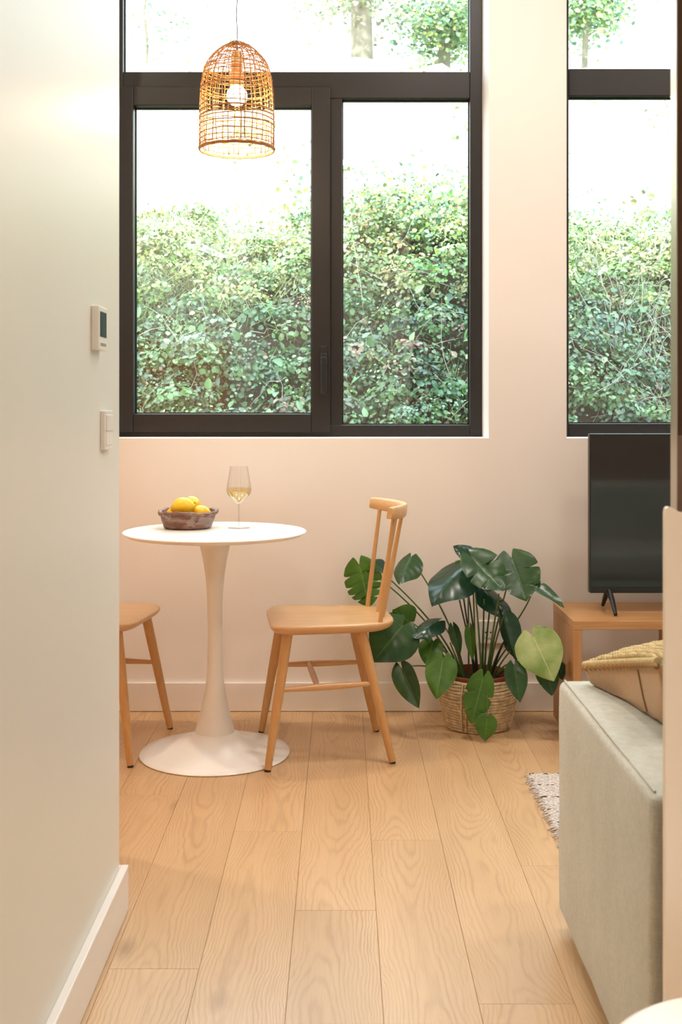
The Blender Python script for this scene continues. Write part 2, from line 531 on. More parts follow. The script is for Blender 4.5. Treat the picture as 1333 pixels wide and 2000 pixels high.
def wall_grid(name, xs, zs, hole, y0, y1, mat):
    vs, fs, idx = [], [], {}
    def V(i, j, k):
        key = (i, j, k)
        if key not in idx:
            idx[key] = len(vs)
            vs.append((xs[i], y0 if k == 0 else y1, zs[j]))
        return idx[key]
    nx, nz = len(xs) - 1, len(zs) - 1
    solid = lambda i, j: 0 <= i < nx and 0 <= j < nz and not hole(i, j)
    for i in range(nx):
        for j in range(nz):
            if not solid(i, j): continue
            fs.append((V(i, j, 0), V(i + 1, j, 0), V(i + 1, j + 1, 0), V(i, j + 1, 0)))
            fs.append((V(i, j, 1), V(i, j + 1, 1), V(i + 1, j + 1, 1), V(i + 1, j, 1)))
            if not solid(i - 1, j): fs.append((V(i, j, 0), V(i, j + 1, 0), V(i, j + 1, 1), V(i, j, 1)))
            if not solid(i + 1, j): fs.append((V(i + 1, j, 0), V(i + 1, j, 1), V(i + 1, j + 1, 1), V(i + 1, j + 1, 0)))
            if not solid(i, j - 1): fs.append((V(i, j, 0), V(i, j, 1), V(i + 1, j, 1), V(i + 1, j, 0)))
            if not solid(i, j + 1): fs.append((V(i, j + 1, 0), V(i + 1, j + 1, 0), V(i + 1, j + 1, 1), V(i, j + 1, 1)))
    return struct(from_data(name, vs, fs, mat))

W1 = (-0.915, 0.561); W2 = (0.856, 2.35); WZ0, WZ1 = 1.033, 3.12
wall_grid('wall_back', [XL, W1[0], W1[1], W2[0], W2[1], XR], [0.0, WZ0, WZ1, CEIL],
          lambda i, j: j == 1 and i in (1, 3), WY, 4.72, MT['wall'])
# left block of the corridor: its right face is the left wall of the picture
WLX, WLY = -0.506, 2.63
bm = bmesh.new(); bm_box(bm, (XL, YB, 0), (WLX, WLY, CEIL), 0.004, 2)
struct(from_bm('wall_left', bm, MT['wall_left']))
struct(box('wall_alcove', (XL - 0.15, WLY - 0.3, 0), (XL, 4.72, CEIL), MT['wall']))
struct(box('wall_right', (XR, YB - 0.15, 0), (XR + 0.15, 4.72, CEIL), MT['wall']))
struct(box('wall_front', (XL - 0.15, YB - 0.15, 0), (XR + 0.15, YB, CEIL), MT['wall']))
struct(box('ceiling', (XL - 0.15, YB - 0.15, CEIL), (XR + 0.15, 4.80, CEIL + 0.25), MT['ceiling']))
struct(box('roof', (XL - 1.5, YB - 1.5, CEIL + 0.25), (XR + 3.0, 4.95, 4.35), MT['render_out']))

# floor of oak planks, running towards the window
fl = struct(box('floor', (XL - 0.15, YB - 0.15, -0.10), (XR + 0.15, 4.72, -0.0155), MT['subfloor']))
PW = 0.1863
x_ref = 0.0805
known = {0: 2.644, 1: 3.07, -2: 2.37, 2: 2.231, -1: 3.13, 3: 2.9}     # column index -> y of a butt joint
def plank(x0, x1, y0, y1):
    g = 0.0003
    cx, cy = (x0 + x1) / 2, (y0 + y1) / 2
    bm = bmesh.new()
    bm_box(bm, (x0 + g - cx, y0 + g - cy, -0.015), (x1 - g - cx, y1 - g - cy, 0.0), 0.0006, 1)
    o = from_bm('plank', bm, MT['floor'], fl, (cx, cy, 0))
k = -15
while True:
    xa, xb = x_ref + (k - 1) * PW, x_ref + k * PW
    if xa > XR: break
    xb2, xa2 = min(xb, XR), max(xa, XL)
    if xb2 - xa2 > 0.02:
        L = 1.86
        y = known.get(k, R.uniform(1.4, 3.2))
        while y > YB: y -= L
        ylo = (WLY - 0.2) if xb < WLX - 0.01 else YB
        while y < WY:
            a, b_ = max(y, ylo), min(y + L, WY)
            if b_ - a > 0.03: plank(xa2, xb2, a, b_)
            y += L
    k += 1

def skirting(name, path, h=0.106, t=0.016):
    # path: list of (x, y) on the wall face, board stands on its left side
    o = None
    bm = bmesh.new()
    bm_box(bm, *path, 0.0025, 2)
    o = struct(from_bm(name, bm, MT['trim']))
    return o
skirting('baseboard_back', ((XL, WY - 0.015, 0.0012), (XR, WY, 0.109)))
skirting('baseboard_left', ((WLX, YB, 0.0012), (WLX + 0.018, WLY + 0.018, 0.104)))
skirting('baseboard_alcove', ((XL, WLY, 0.0012), (WLX, WLY + 0.018, 0.104)))
skirting('baseboard_right', ((XR - 0.015, YB, 0.0012), (XR, WY, 0.109)))

# ------------------------------------------------------------------ windows
SX = FY / F
WXp = lambda px: (px - HX) * SX
WZp = lambda py: CAMZ - (py - HY) * SX
FD = 0.072
def frame_mesh(name, x0, x1, z0, z1, post, rail, extra, mat, parent=None, y0=FY, d=FD, bev=0.003):
    bm = bmesh.new()
    bm_box(bm, (x0, y0, z0), (x0 + post, y0 + d, z1), bev, 2)
    bm_box(bm, (x1 - post, y0, z0), (x1, y0 + d, z1), bev, 2)
    bm_box(bm, (x0 + post, y0, z0), (x1 - post, y0 + d, z0 + rail), bev, 2)
    bm_box(bm, (x0 + post, y0, z1 - rail), (x1 - post, y0 + d, z1), bev, 2)
    for e in extra: bm_box(bm, (e[0], y0 + 0.0005, e[2]), (e[1], y0 + d - 0.0005, e[3]), bev, 2)
    return from_bm(name, bm, mat, parent)

def pane(parent, x0, x1, z0, z1, y=FY + 0.04):
    box('pane', (x0 - 0.004, y, z0 - 0.004), (x1 + 0.004, y + 0.006, z1 + 0.004), MT['glass'], parent)
    bm = bmesh.new()                                  # rubber gasket round the pane
    g = 0.0045
    for lo, hi in (((x0, y - .008, z0), (x0 + g, y, z1)), ((x1 - g, y - .008, z0), (x1, y, z1)),
                   ((x0, y - .008, z0), (x1, y, z0 + g)), ((x0, y - .008, z1 - g), (x1, y, z1))):
        bm_box(bm, lo, hi)
    from_bm('gasket', bm, MT['frame_black'], parent)

post = 0.0488
zt0, zt1 = WZp(192), WZp(140)
xm0, xm1 = WXp(645), WXp(669)
w1 = frame_mesh('window_1', W1[0], W1[1], WZ0, WZ1, post, 0.047,
                [(W1[0] + post, W1[1] - post, zt0, zt1), (xm0, xm1, WZ0 + 0.047, zt0)], MT['frame'])
struct(w1)
pane(w1, W1[0] + post, W1[1] - post, zt1, WZ1 - 0.047)
pane(w1, xm1, W1[1] - post, WZ0 + 0.047, zt0)
sx0, sx1, sz0, sz1 = WXp(225), WXp(646), WZp(845), WZp(171)
sash = frame_mesh('sash', sx0, sx1, sz0, sz1, 0.0752, 0.0752, [], MT['frame'], w1, FY - 0.018, 0.07, 0.004)
gx0, gx1, gz0, gz1 = sx0 + 0.0752, sx1 - 0.0752, sz0 + 0.0752, sz1 - 0.0846
pane(sash, gx0, gx1, gz0, sz1 - 0.0752)
# lever handle on the sash stile
hx = WXp(633)
bm = bmesh.new()
bm_box(bm, (hx - 0.013, FY - 0.030, WZp(712)), (hx + 0.013, FY - 0.0175, WZp(676)), 0.005, 3)
bm_box(bm, (hx - 0.010, FY - 0.046, WZp(704)), (hx + 0.010, FY - 0.028, WZp(690)), 0.005, 3)
h = from_bm('handle', bm, MT['frame_black'], sash)
bm = bmesh.new()
bm_box(bm, (hx - 0.012, FY - 0.056, WZp(771)), (hx + 0.012, FY - 0.042, WZp(697)), 0.006, 3)
h2 = from_bm('handle_lever', bm, MT['frame_black'], sash)
w2 = frame_mesh('window_2', W2[0], W2[1], WZ0, WZ1, post, WZp(827) - WZ0,
                [(W2[0] + post, W2[1] - post, WZp(187), WZp(134)), (1.62, 1.66, WZp(827), WZp(187))], MT['frame'])
struct(w2)
pane(w2, W2[0] + post, W2[1] - post, WZp(134), WZ1 - 0.047)
pane(w2, W2[0] + post, 1.62, WZp(827), WZp(187))
pane(w2, 1.66, W2[1] - post, WZp(827), WZp(187))

# ------------------------------------------------------------------ unseen ceiling lights, added as fill save the alcove one (above the frame)
for i, (x, y, e, r, lcol, lab) in enumerate(UNSEEN_LIGHTS):
    t = empty('unseen_ceiling_light', (x, y, CEIL))
    tag(t, lab, 'ceiling light', 'recessed ceiling lights')
    lathe('rim', [(r, 0.0), (r, -0.010), (r + 0.02, -0.010), (r + 0.02, 0.0)], MT['plastic'], t, caps=False, seg=32)
    lathe('diffuser', [(0.001, -0.004), (r * 0.99, -0.004), (r * 0.99, -0.001), (0.001, -0.001)], MT['downlight'], t, seg=32, caps=False)
    l = add_light('unseen_lamp_light', 'AREA', (0, 0, -0.014), e, lcol, shape='DISK', size=2 * r)
    l.parent = t

t = empty('stool_fill_spot', (SPOT[0], SPOT[1], CEIL))
tag(t, 'unseen small spotlight added to brighten the white stool', 'spotlight')
lathe('rim', [(0.03, 0.0), (0.03, -0.030), (0.04, -0.030), (0.04, 0.0)], MT['plastic'], t, caps=False, seg=32)
lathe('lens', [(0.001, -0.006), (0.0295, -0.006), (0.0295, -0.002), (0.001, -0.002)], MT['downlight'], t, seg=32, caps=False)
l = add_light('fill_spot_light', 'SPOT', (0, 0, -0.034), SPOT[2], SPOT[3], spot_size=math.radians(30), spot_blend=1.0, shadow_soft_size=0.03)
l.parent = t

# ------------------------------------------------------------------ pedestal table
TX, TY = -0.420, 3.836
t = empty('pedestal_table', (TX, TY, 0))
tag(t, 'round white pedestal table with a trumpet stem on the oak floor', 'table')
lathe('tabletop', [(0.001, 0.722), (0.262, 0.722), (0.288, 0.726), (0.302, 0.734), (0.3045, 0.7375), (0.303, 0.740), (0.001, 0.740)],
      MT['white_lacquer'], t, seg=96, caps=False, sharp=25)
lathe('stem', [(0.066, 0.073), (0.0605, 0.095), (0.053, 0.125), (0.0435, 0.163), (0.0345, 0.205), (0.029, 0.245), (0.0255, 0.30), (0.0242, 0.36), (0.0242, 0.42),
               (0.0256, 0.496), (0.0278, 0.547), (0.0325, 0.598), (0.041, 0.650), (0.050, 0.690), (0.0570, 0.7215)],
      MT['white_satin'], t, seg=64, sharp=60)
lathe('base', [(0.248, 0.0012), (0.2495, 0.004), (0.247, 0.0075), (0.215, 0.0135), (0.17, 0.0235), (0.13, 0.036), (0.10, 0.049), (0.08, 0.061), (0.0672, 0.0735), (0.001, 0.0735)],
      MT['white_lacquer'], t, seg=96, sharp=60)

# ------------------------------------------------------------------ bowl, lemons, wine glass
BX, BY = (367 - HX) * 3.93 / F, 3.93
bo = empty('wooden_bowl', (BX, BY, 0.7405))
tag(bo, 'dark rustic carved wooden bowl of lemons on the white table', 'bowl')
prof = [(0.001, 0.0), (0.074, 0.0), (0.081, 0.004), (0.088, 0.024), (0.093, 0.040), (0.0940, 0.046), (0.101, 0.049), (0.103, 0.057), (0.099, 0.0605), (0.090, 0.058), (0.082, 0.038), (0.070, 0.014), (0.001, 0.011)]
o = lathe('bowl_body', prof, MT['bowl'], bo, seg=72, caps=False, sharp=35)
for v in o.data.vertices:
    a = math.atan2(v.co.y, v.co.x)
    if v.co.z > 0.03:
        s = 1 + 0.018 * math.sin(5 * a + 1) + 0.012 * math.sin(11 * a)
        v.co.x *= s; v.co.y *= s
        v.co.z += 0.003 * math.sin(3 * a + .4) + 0.0014 * math.sin(13 * a)

def lemon(loc, rot, s, label):
    e = empty('lemon', loc)
    e.rotation_euler = rot
    tag(e, label, 'lemon', 'lemons in the bowl')
    prof = []
    n = 18
    for i in range(n + 1):
        a = PI * i / n
        x = -math.cos(a)
        r = math.sin(a) ** 0.92 * 0.031
        z = x * 0.036
        if abs(x) > 0.93: z += math.copysign((abs(x) - 0.93) * 0.07, x)
        prof.append((max(r, 0.0006) * s, z * s))
    o = lathe('fruit', prof, MT['lemon'], e, seg=28, sharp=80)
    lathe('stem_end', [(0.0026, 0.0385 * s), (0.0030, 0.0405 * s), (0.0012, 0.0425 * s)], MT['lemon_tip'], e, seg=10)
zb = 0.7405
lemon((P(358, 0, 3.90).x, 3.893, zb + 0.073), (1.45, 0.2, 1.35), 1.08, 'biggest lemon, in the front middle of the wooden bowl')
lemon((P(374, 0, 3.95).x, 3.958, zb + 0.075), (1.3, 0.0, 0.4), 0.98, 'lemon at the back of the bowl, topmost of the pile')
lemon((P(392, 0, 3.91).x, 3.915, zb + 0.049), (1.5, 0.1, -1.2), 0.94, 'lemon at the right in the bowl, nearest the wine glass')
lemon((P(340, 0, 3.92).x, 3.920, zb + 0.045), (1.35, 0.3, 0.2), 0.86, 'lemon low at the left edge of the wooden bowl')
lemon((P(364, 0, 3.93).x, 3.945, zb + 0.036), (1.5, 0.3, 1.7), 0.80, 'lemon buried underneath the others in the bowl')

GX, GY = (467 - HX) * 3.92 / F, 3.92
g = empty('wine_glass', (GX, GY, 0.7405))
tag(g, 'stemmed glass half full of white wine on the table', 'wine glass')
lathe('foot', [(0.0005, 0.0), (0.037, 0.0), (0.038, 0.0012), (0.02, 0.0035), (0.006, 0.0065), (0.0032, 0.011)], MT['glass_stem'], g, seg=48, caps=False, sharp=80)
lathe('glass_stem', [(0.0032, 0.011), (0.0026, 0.03), (0.0026, 0.07), (0.0042, 0.0815)], MT['glass_stem'], g, seg=24, caps=False)
gp = [(0.0042, 0.0815), (0.012, 0.088), (0.026, 0.101), (0.037, 0.113), (0.0418, 0.122), (0.0425, 0.130), (0.0405, 0.148), (0.0365, 0.172), (0.0325, 0.195), (0.0300, 0.210)]
lathe('glass_bowl', gp + [(r - 0.0009, z) for r, z in reversed(gp[1:])], MT['wine_glass'], g, seg=56, caps=False, sharp=80)
wp = [(0.0005, 0.0845), (0.011, 0.0895), (0.0245, 0.1015), (0.0353, 0.113), (0.0401, 0.122), (0.0409, 0.130), (0.0403, 0.1365), (0.0005, 0.1365)]
lathe('wine', wp, MT['wine'], g, seg=56, caps=False, sharp=60)

# ------------------------------------------------------------------ chairs
def chair_seat_bm():
    # outline of the seat in local XY, front at -x
    front, back = -0.190, 0.226
    outline = []
    n = 72
    for i in range(n):
        a = 2 * PI * i / n
        c, s = math.cos(a), math.sin(a)
        e = 0.32 if c < 0 else 0.44
        ux = math.copysign(abs(c) ** e, c)
        uy = math.copysign(abs(s) ** e, s)
        x = (front + back) / 2 + ux * (back - front) / 2
        t = (x - front) / (back - front)
        hw = 0.213 - 0.034 * t
        if ux > 0: hw *= 1 - 0.10 * ux ** 4
        outline.append(Vector((x, uy * hw, 0)))
    bm = bmesh.new()
    cx = 0.014
    def dish(x, y):
        t = (x - front) / (back - front)
        d = math.exp(-((x - 0.05) / 0.12) ** 2 - (y / 0.13) ** 2) * 0.009
        edge = 0.008 * max(0, 1 - t / 0.14) ** 2
        return -d - edge
    rings = [(0.0, 0.0, 'b'), (0.62, 0.0, 'b'), (0.90, 0.0, 'b'), (0.955, 0.006, 'b'), (0.985, 0.013, 'b'), (1.0, 0.022, 'b'), (0.994, 0.028, 't'), (0.978, 0.030, 't'),
             (0.85, 0.030, 't'), (0.7, 0.030, 't'), (0.5, 0.030, 't'), (0.3, 0.030, 't'), (0.12, 0.030, 't')]
    z0 = 0.422
    prev = None
    for (sc, z, side) in rings:
        ring = []
        if sc == 0.0:
            prev = bm.verts.new((cx, 0, z0)); first = prev; prev = None; continue
        for p in outline:
            x, y = cx + (p.x - cx) * sc, p.y * sc
            zz = z0 + z + dish(x, y) * (1.0 if side == 't' else 0.5)
            ring.append(bm.verts.new((x, y, zz)))
        if prev is None:
            for i in range(n): bm.faces.new((first, ring[(i + 1) % n], ring[i]))
        else:
            for i in range(n): bm.faces.new((prev[i], prev[(i + 1) % n], ring[(i + 1) % n], ring[i]))
        prev = ring
    c = bm.verts.new((cx, 0, z0 + 0.030 + dish(cx, 0)))
    for i in range(n): bm.faces.new((prev[i], prev[(i + 1) % n], c))
    return bm

def make_chair(loc, rz, label):
    t = empty('dining_chair', loc, rz)
    tag(t, label, 'chair', 'wooden chairs at the white table')
    s = from_bm('seat', chair_seat_bm(), MT['oak'], t); shade_auto(s, 60)
    feet = {('f', -1): ((-0.202, -0.222), (-0.133, -0.150)), ('f', 1): ((-0.202, 0.222), (-0.133, 0.150)),
            ('r', -1): ((0.205, -0.184), (0.108, -0.138)), ('r', 1): ((0.205, 0.184), (0.108, 0.138))}
    def at(key, z):
        (fx, fy), (tx, ty) = feet[key]
        k_ = z / 0.425
        return Vector((fx + (tx - fx) * k_, fy + (ty - fy) * k_, z))
    for key in feet:
        pts = [at(key, z) for z in (0.0055, 0.10, 0.22, 0.34, 0.424)]
        lg = tube('leg', pts, [0.0112, 0.0135, 0.0155, 0.0168, 0.0172], MT['oak_z'], t, 20)
        tube('foot_pad', [at(key, 0.0), at(key, 0.0055)], 0.0100, MT['rubber'], lg, 16)
    for sgn, z in ((-1, 0.250), (1, 0.250)):
        a, b_ = at(('f', sgn), z - 0.004), at(('r', sgn), z + 0.004)
        pts = [a.lerp(b_, k_) for k_ in (0, .15, .35, .5, .65, .85, 1)]
        tube('side_stretcher', pts, [.0072, .0085, .0108, .0112, .0108, .0085, .0072], MT['oak'], t, 14)
    a = at(('f', -1), 0.250).lerp(at(('r', -1), 0.25), 0.40); b_ = at(('f', 1), 0.25).lerp(at(('r', 1), 0.25), 0.40)
    tube('cross_stretcher', [a.lerp(b_, k_) for k_ in (0, .2, .5, .8, 1)], [.0075, .0095, .0110, .0095, .0075], MT['oak'], t, 14)
    # back: four spindles into a curved crest rail
    def crest_x(y): return 0.268 - 1.8 * y * y
    for y in (-0.150, -0.050, 0.050, 0.150):
        bx = 0.193 - 1.1 * y * y
        b0 = Vector((bx, y, 0.446)); b1 = Vector((0.262 - 2.2 * y * y, y * 1.02, 0.792))
        tube('spindle', [b0.lerp(b1, k_) for k_ in (0, .25, .5, .75, 1)], [.0076, .0080, .0078, .0073, .0068], MT['oak_z'], t, 16)
    bm = bmesh.new()
    n = 24
    prev = None
    prof = [(-.011, -.018), (-.008, -.022), (.007, -.022), (.011, -.017), (.012, .016), (.008, .021), (-.007, .021), (-.011, .017)]
    for i in range(n + 1):
        y = -0.207 + 0.414 * i / n
        x = crest_x(y)
        slope = -3.6 * y
        nx = Vector((1, -slope, 0)).normalized()
        e = abs(y) / 0.207
        hs = 1 - 0.10 * e ** 3 if e < 0.97 else 0.82
        ring = [bm.verts.new(Vector((x, y, 0.807 + 0.004 * e * e)) + nx * p[0] * hs + Vector((0.10 * p[1], 0, p[1] * hs))) for p in prof]
        if prev:
            for q in range(8): bm.faces.new((prev[q], prev[(q + 1) % 8], ring[(q + 1) % 8], ring[q]))
        else: bm.faces.new(list(reversed(ring)))
        prev = ring
    bm.faces.new(prev)
    bmesh.ops.recalc_face_normals(bm, faces=bm.faces)
    cr = from_bm('crest_rail', bm, MT['oak_y'], t); shade_auto(cr, 50)
    return t
MT['oak_y'] = wood('beech_rail_wood', (0.70, 0.43, 0.20), (0.55, 0.30, 0.12), 'Y')
make_chair((-0.057, 3.887, 0.0), math.radians(6.5), 'light wooden spindle-back chair to the right of the white table')
# the left one faces the table from the other side, mostly hidden by the corridor wall
fwd = Vector((0.99, -0.141, 0)).normalized()
c0 = Vector((-0.643, 3.906, 0)) - fwd * 0.202
make_chair((c0.x, c0.y, 0.0), math.atan2(-fwd.y, -fwd.x), 'wooden chair half hidden behind the white wall left of the table')

# ------------------------------------------------------------------ pendant lamp
LX, LY = (463 - HX) * 3.84 / F, 3.84
pe = empty('pendant_lamp', (LX, LY, CEIL))
tag(pe, 'lit bell-shaped woven rattan pendant lamp over the white table', 'pendant lamp')
S = 3.84 / F
zp = lambda py: CAMZ - (py - HY) * S - CEIL
shade_prof = [(0.006, 83), (0.022, 85), (0.044, 91), (0.066, 100), (0.084, 111), (0.100, 124), (0.1085, 136), (0.1135, 148), (0.1175, 162), (0.1205, 178), (0.1225, 200),
              (0.1235, 225), (0.1240, 255), (0.1245, 293)]
def shade_r(py):
    for (r0, a), (r1, b_) in zip(shade_prof, shade_prof[1:]):
        if a <= py <= b_: return r0 + (r1 - r0) * (py - a) / (b_ - a)
    return shade_prof[-1][0]
NR = 40
vs, fs = [], []
rr = random.Random(3)
rib_a = [2 * PI * (k_ + rr.uniform(-.22, .22)) / NR for k_ in range(NR)]
for k_, a in enumerate(rib_a):
    pts = []
    start = 83 if k_ % 2 == 0 else (100 if k_ % 4 == 1 else 118)
    py = start
    ph = rr.uniform(0, 6)
    while py <= 293:
        r = shade_r(py) + 0.0006 * (1 if k_ % 2 else -1)
        aa = a + 0.018 * math.sin(py * 0.045 + ph) + rr.uniform(-.006, .006)
        pts.append((r * math.cos(aa), r * math.sin(aa), zp(py)))
        py += 7 if py < 160 else 14
    rad = rr.choice([0.0013, 0.0016, 0.0020])
    tube_data(pts, rad, 5, vs, fs)
shade = from_data('lamp_shade', vs, fs, MT['rattan'], pe); shade.data.shade_smooth()
shade['kind'] = 'stuff'
vs, fs = [], []
y = 86.0
ring_y = []
while y < 290:
    ring_y.append(y)
    if rr.random() < 0.28: ring_y.append(y + 2.2)
    y += rr.uniform(7.5, 10.5) if y > 120 else rr.uniform(5, 8)
for py in ring_y:
    ph, am, ph2, tl = rr.uniform(0, 6), rr.uniform(.0006, .0022), rr.uniform(0, 6), rr.uniform(-.003, .003)
    r0 = shade_r(py)
    pts = []
    for q in range(61):
        a = 2 * PI * q / 60
        dz = am * math.sin(3 * a + ph) + .0006 * math.sin(9 * a + ph2) + tl * math.cos(a + ph)
        r = r0 + 0.0011 * math.sin(NR / 2 * a) + 0.0008 * math.sin(5 * a + ph2)
        pts.append((r * math.cos(a), r * math.sin(a), zp(py) + dz))
    tube_data(pts, rr.choice([0.0013, 0.0016, 0.0020]), 5, vs, fs, caps=False)
o = from_data('hoop_weave', vs, fs, MT['rattan'], pe); o.data.shade_smooth(); o['kind'] = 'stuff'
vs, fs = [], []
for rad_off, zo in ((0, 0), (0.0018, 0.0025), (-0.0005, -0.003)):
    tube_data([((0.1245 + rad_off) * math.cos(2 * PI * q / 72), (0.1245 + rad_off) * math.sin(2 * PI * q / 72), zp(292) + zo + 0.0008 * math.sin(q * 1.3)) for q in range(73)], 0.0026, 6, vs, fs, caps=False)
o = from_data('shade_rim', vs, fs, MT['rattan_dark'], pe); o.data.shade_smooth()
lathe('socket', [(0.004, zp(98)), (0.014, zp(101)), (0.0190, zp(106)), (0.0190, zp(142)), (0.0235, zp(144)), (0.0240, zp(166)), (0.0200, zp(169))], MT['brass'], pe, seg=32)
bp = []
for i in range(15):
    a = PI * i / 14
    bp.append((max(0.0006, 0.0345 * math.sin(a)), zp(187) - 0.0345 * math.cos(a)))
bulb = lathe('bulb', bp, MT['bulb'], pe, seg=32, sharp=80)
tube('cord', [(0.0, 0, zp(84)), (0.001, 0, zp(60)), (-0.0015, 0, zp(30)), (0.001, 0, zp(-5)), (-0.001, 0, zp(-60)), (0, 0, -0.03)], 0.0019, MT['cord'], pe, 8)
tube('shade_wire', [(0, 0, zp(84)), (0, 0, zp(100))], 0.0025, MT['cord'], pe, 8)
lathe('ceiling_rose', [(0.05, 0.0), (0.05, -0.018), (0.04, -0.028), (0.004, -0.032)], MT['plastic'], pe, seg=32)
l = add_light('bulb_light', 'POINT', (0, 0, zp(187) - 0.045), 15.0, (1.0, 0.80, 0.58), shadow_soft_size=0.034)
l.parent = pe

# ------------------------------------------------------------------ wall fittings
th = empty('thermostat', (WLX, 2.331, 1.272)); tag(th, 'white wall thermostat with a small dark display, above the light switch', 'thermostat')
box('casing', (0, 0, 0), (0.016, 0.081, 0.0895), MT['plastic'], th, 0.0018)
box('display', (0.0155, 0.010, 0.027), (0.0168, 0.072, 0.079), MT['screen_small'], th, 0.0004)
for q in range(3): box('button', (0.0155, 0.016 + q * 0.019, 0.009), (0.0172, 0.030 + q * 0.019, 0.015), MT['satin_edge'], th, 0.0005)
sw = empty('light_switch', (WLX, 2.42, 1.065)); tag(sw, 'square white light switch on the left wall below the thermostat', 'switch')
box('switch_plate', (0, 0, 0), (0.0098, 0.083, 0.083), MT['plastic'], sw, 0.0012)
bm = bmesh.new(); bm_box(bm, (0.0095, 0.010, 0.040), (0.0128, 0.073, 0.074), 0.0008, 2); from_bm('rocker', bm, MT['plastic'], sw)
bm = bmesh.new(); bm_box(bm, (0.0095, 0.010, 0.009), (0.0112, 0.073, 0.039), 0.0008, 2); from_bm('rocker', bm, MT['plastic'], sw)
so = empty('wall_socket', (P(972, 1234, WY).x, WY, P(972, 1234, WY).z)); tag(so, 'white double wall socket behind the potted plant', 'socket')
box('socket_plate', (-0.073, -0.009, -0.043), (0.073, 0.0, 0.043), MT['plastic'], so, 0.002)
for sx in (-0.036, 0.036):
    f = lathe('socket_face', [(0.001, 0), (0.020, 0), (0.0225, 0.0025), (0.001, 0.0026)], MT['white_satin'], so, seg=24, caps=False)
    f.location = (sx, -0.0088, 0); f.rotation_euler = (PI / 2, 0, 0)
    for hx_ in (-0.0095, 0.0095):
        h_ = lathe('pin_hole', [(0.003, 0.0), (0.003, 0.0010)], MT['hole'], f, seg=12); h_.location = (hx_, 0, 0.0022)

# ------------------------------------------------------------------ bench and television
be = empty('tv_bench', (0.792, 3.925, 0)); tag(be, 'low oak bench under the black television against the wall', 'bench')
BW, BD, BH = 1.20, 0.375, 0.423
box('bench_top', (0, 0, BH - 0.030), (BW, BD, BH), MT['bench'], be, 0.002)
for x0 in (0.0, BW - 0.030):
    box('side_panel', (x0, 0.0, 0), (x0 + 0.030, 0.19, BH - 0.0305), MT['bench_z'], be, 0.002)
    box('side_panel', (x0 + 0.001, 0.1915, 0), (x0 + 0.029, BD, BH - 0.0305), MT['bench_z'], be, 0.002)
box('middle_leg', (0.392, BD - 0.05, 0), (0.425, BD - 0.01, BH - 0.0305), MT['bench_z'], be, 0.002)
box('back_rail', (0.031, BD - 0.03, BH - 0.065), (0.391, BD - 0.01, BH - 0.0305), MT['bench'], be, 0.001)
box('back_rail', (0.426, BD - 0.03, BH - 0.065), (BW - 0.031, BD - 0.01, BH - 0.0305), MT['bench'], be, 0.001)

tvx, tvz0, tvz1 = 0.885, P(0, 1158, 4.1).z, P(0, 847, 4.1).z
tv = empty('television', (tvx, 4.1, BH)); tag(tv, 'flat black television standing on splayed feet on the oak bench', 'television')
z0, z1, TW = tvz0 - BH, tvz1 - BH, 0.965
box('casing', (0, 0.0, z0), (TW, 0.030, z1), MT['tv_black'], tv, 0.003)
box('rear_housing', (0.12, 0.0302, z0 + 0.03), (TW - 0.12, 0.062, z0 + 0.30), MT['tv_black'], tv, 0.01)
box('screen', (0.004, -0.0012, z0 + 0.021), (TW - 0.004, 0.0002, z1 - 0.004), MT['tv_screen'], tv, 0.0004)
box('lower_bezel', (0.002, -0.004, z0), (TW - 0.002, 0.0, z0 + 0.019), MT['tv_black'], tv, 0.001)
for fx in (0.070, TW - 0.070):
    tube('foot', [(fx, 0.016, z0 + 0.012), (fx, -0.045, z0 - 0.018), (fx, -0.098, 0.0075)], [0.0115, 0.0095, 0.0065], MT['tv_black'], tv, 12)
    tube('foot', [(fx, 0.016, z0 + 0.010), (fx, 0.060, z0 - 0.025), (fx, 0.098, 0.0075)], [0.0115, 0.0095, 0.0065], MT['tv_black'], tv, 12)

# ------------------------------------------------------------------ monstera in a basket
PX_, PY_ = (932 - HX) * 4.17 / F, 4.165
ba = empty('seagrass_basket', (PX_, PY_, 0)); tag(ba, 'woven seagrass basket holding the leafy potted plant by the wall', 'basket')
rows = 17
def brad(z): 
    t_ = z / 0.178
    return 0.108 + 0.030 * math.sin(min(1, t_ * 1.15) * PI / 2) - 0.006 * max(0, t_ - 0.8) * 5
for i in range(rows):
    z = 0.006 + (0.172 / (rows - 1)) * i
    pts = []
    ph = R.uniform(0, 6)
    for q in range(73):
        a = 2 * PI * q / 72
        r = brad(z) + 0.0010 * math.sin(7 * a + ph) + 0.0007 * math.sin(17 * a + ph * 2)
        pts.append((r * math.cos(a), r * math.sin(a), z + 0.0008 * math.sin(5 * a + ph)))
    vs, fs = tube_data(pts, 0.0057, 8, caps=False)
    o = from_data('rope_coil', vs, fs, MT['basket'], ba); o.data.shade_smooth()
for a0 in (-2.15, -2.02, -0.35, 0.9, 2.2):
    pts = [((brad(z) + 0.0066) * math.cos(a0 + 0.10 * z / .18), (brad(z) + 0.0066) * math.sin(a0 + 0.10 * z / .18), z) for z in [0.006 + .172 * q / 12 for q in range(13)]]
    tube('vertical_stake', pts, 0.0034, MT['basket'], ba, 8)
    pts = [((brad(z) + 0.0080) * math.cos(a0 + .035 + 0.10 * z / .18), (brad(z) + 0.0080) * math.sin(a0 + .035 + 0.10 * z / .18), z) for z in [0.006 + .172 * q / 12 for q in range(13)]]
    tube('twine', pts, 0.0012, MT['basket_dark'], ba, 6)
lathe('basket_base', [(0.001, 0.001), (0.105, 0.001), (0.108, 0.006), (0.001, 0.006)], MT['basket'], ba, seg=48, caps=False)
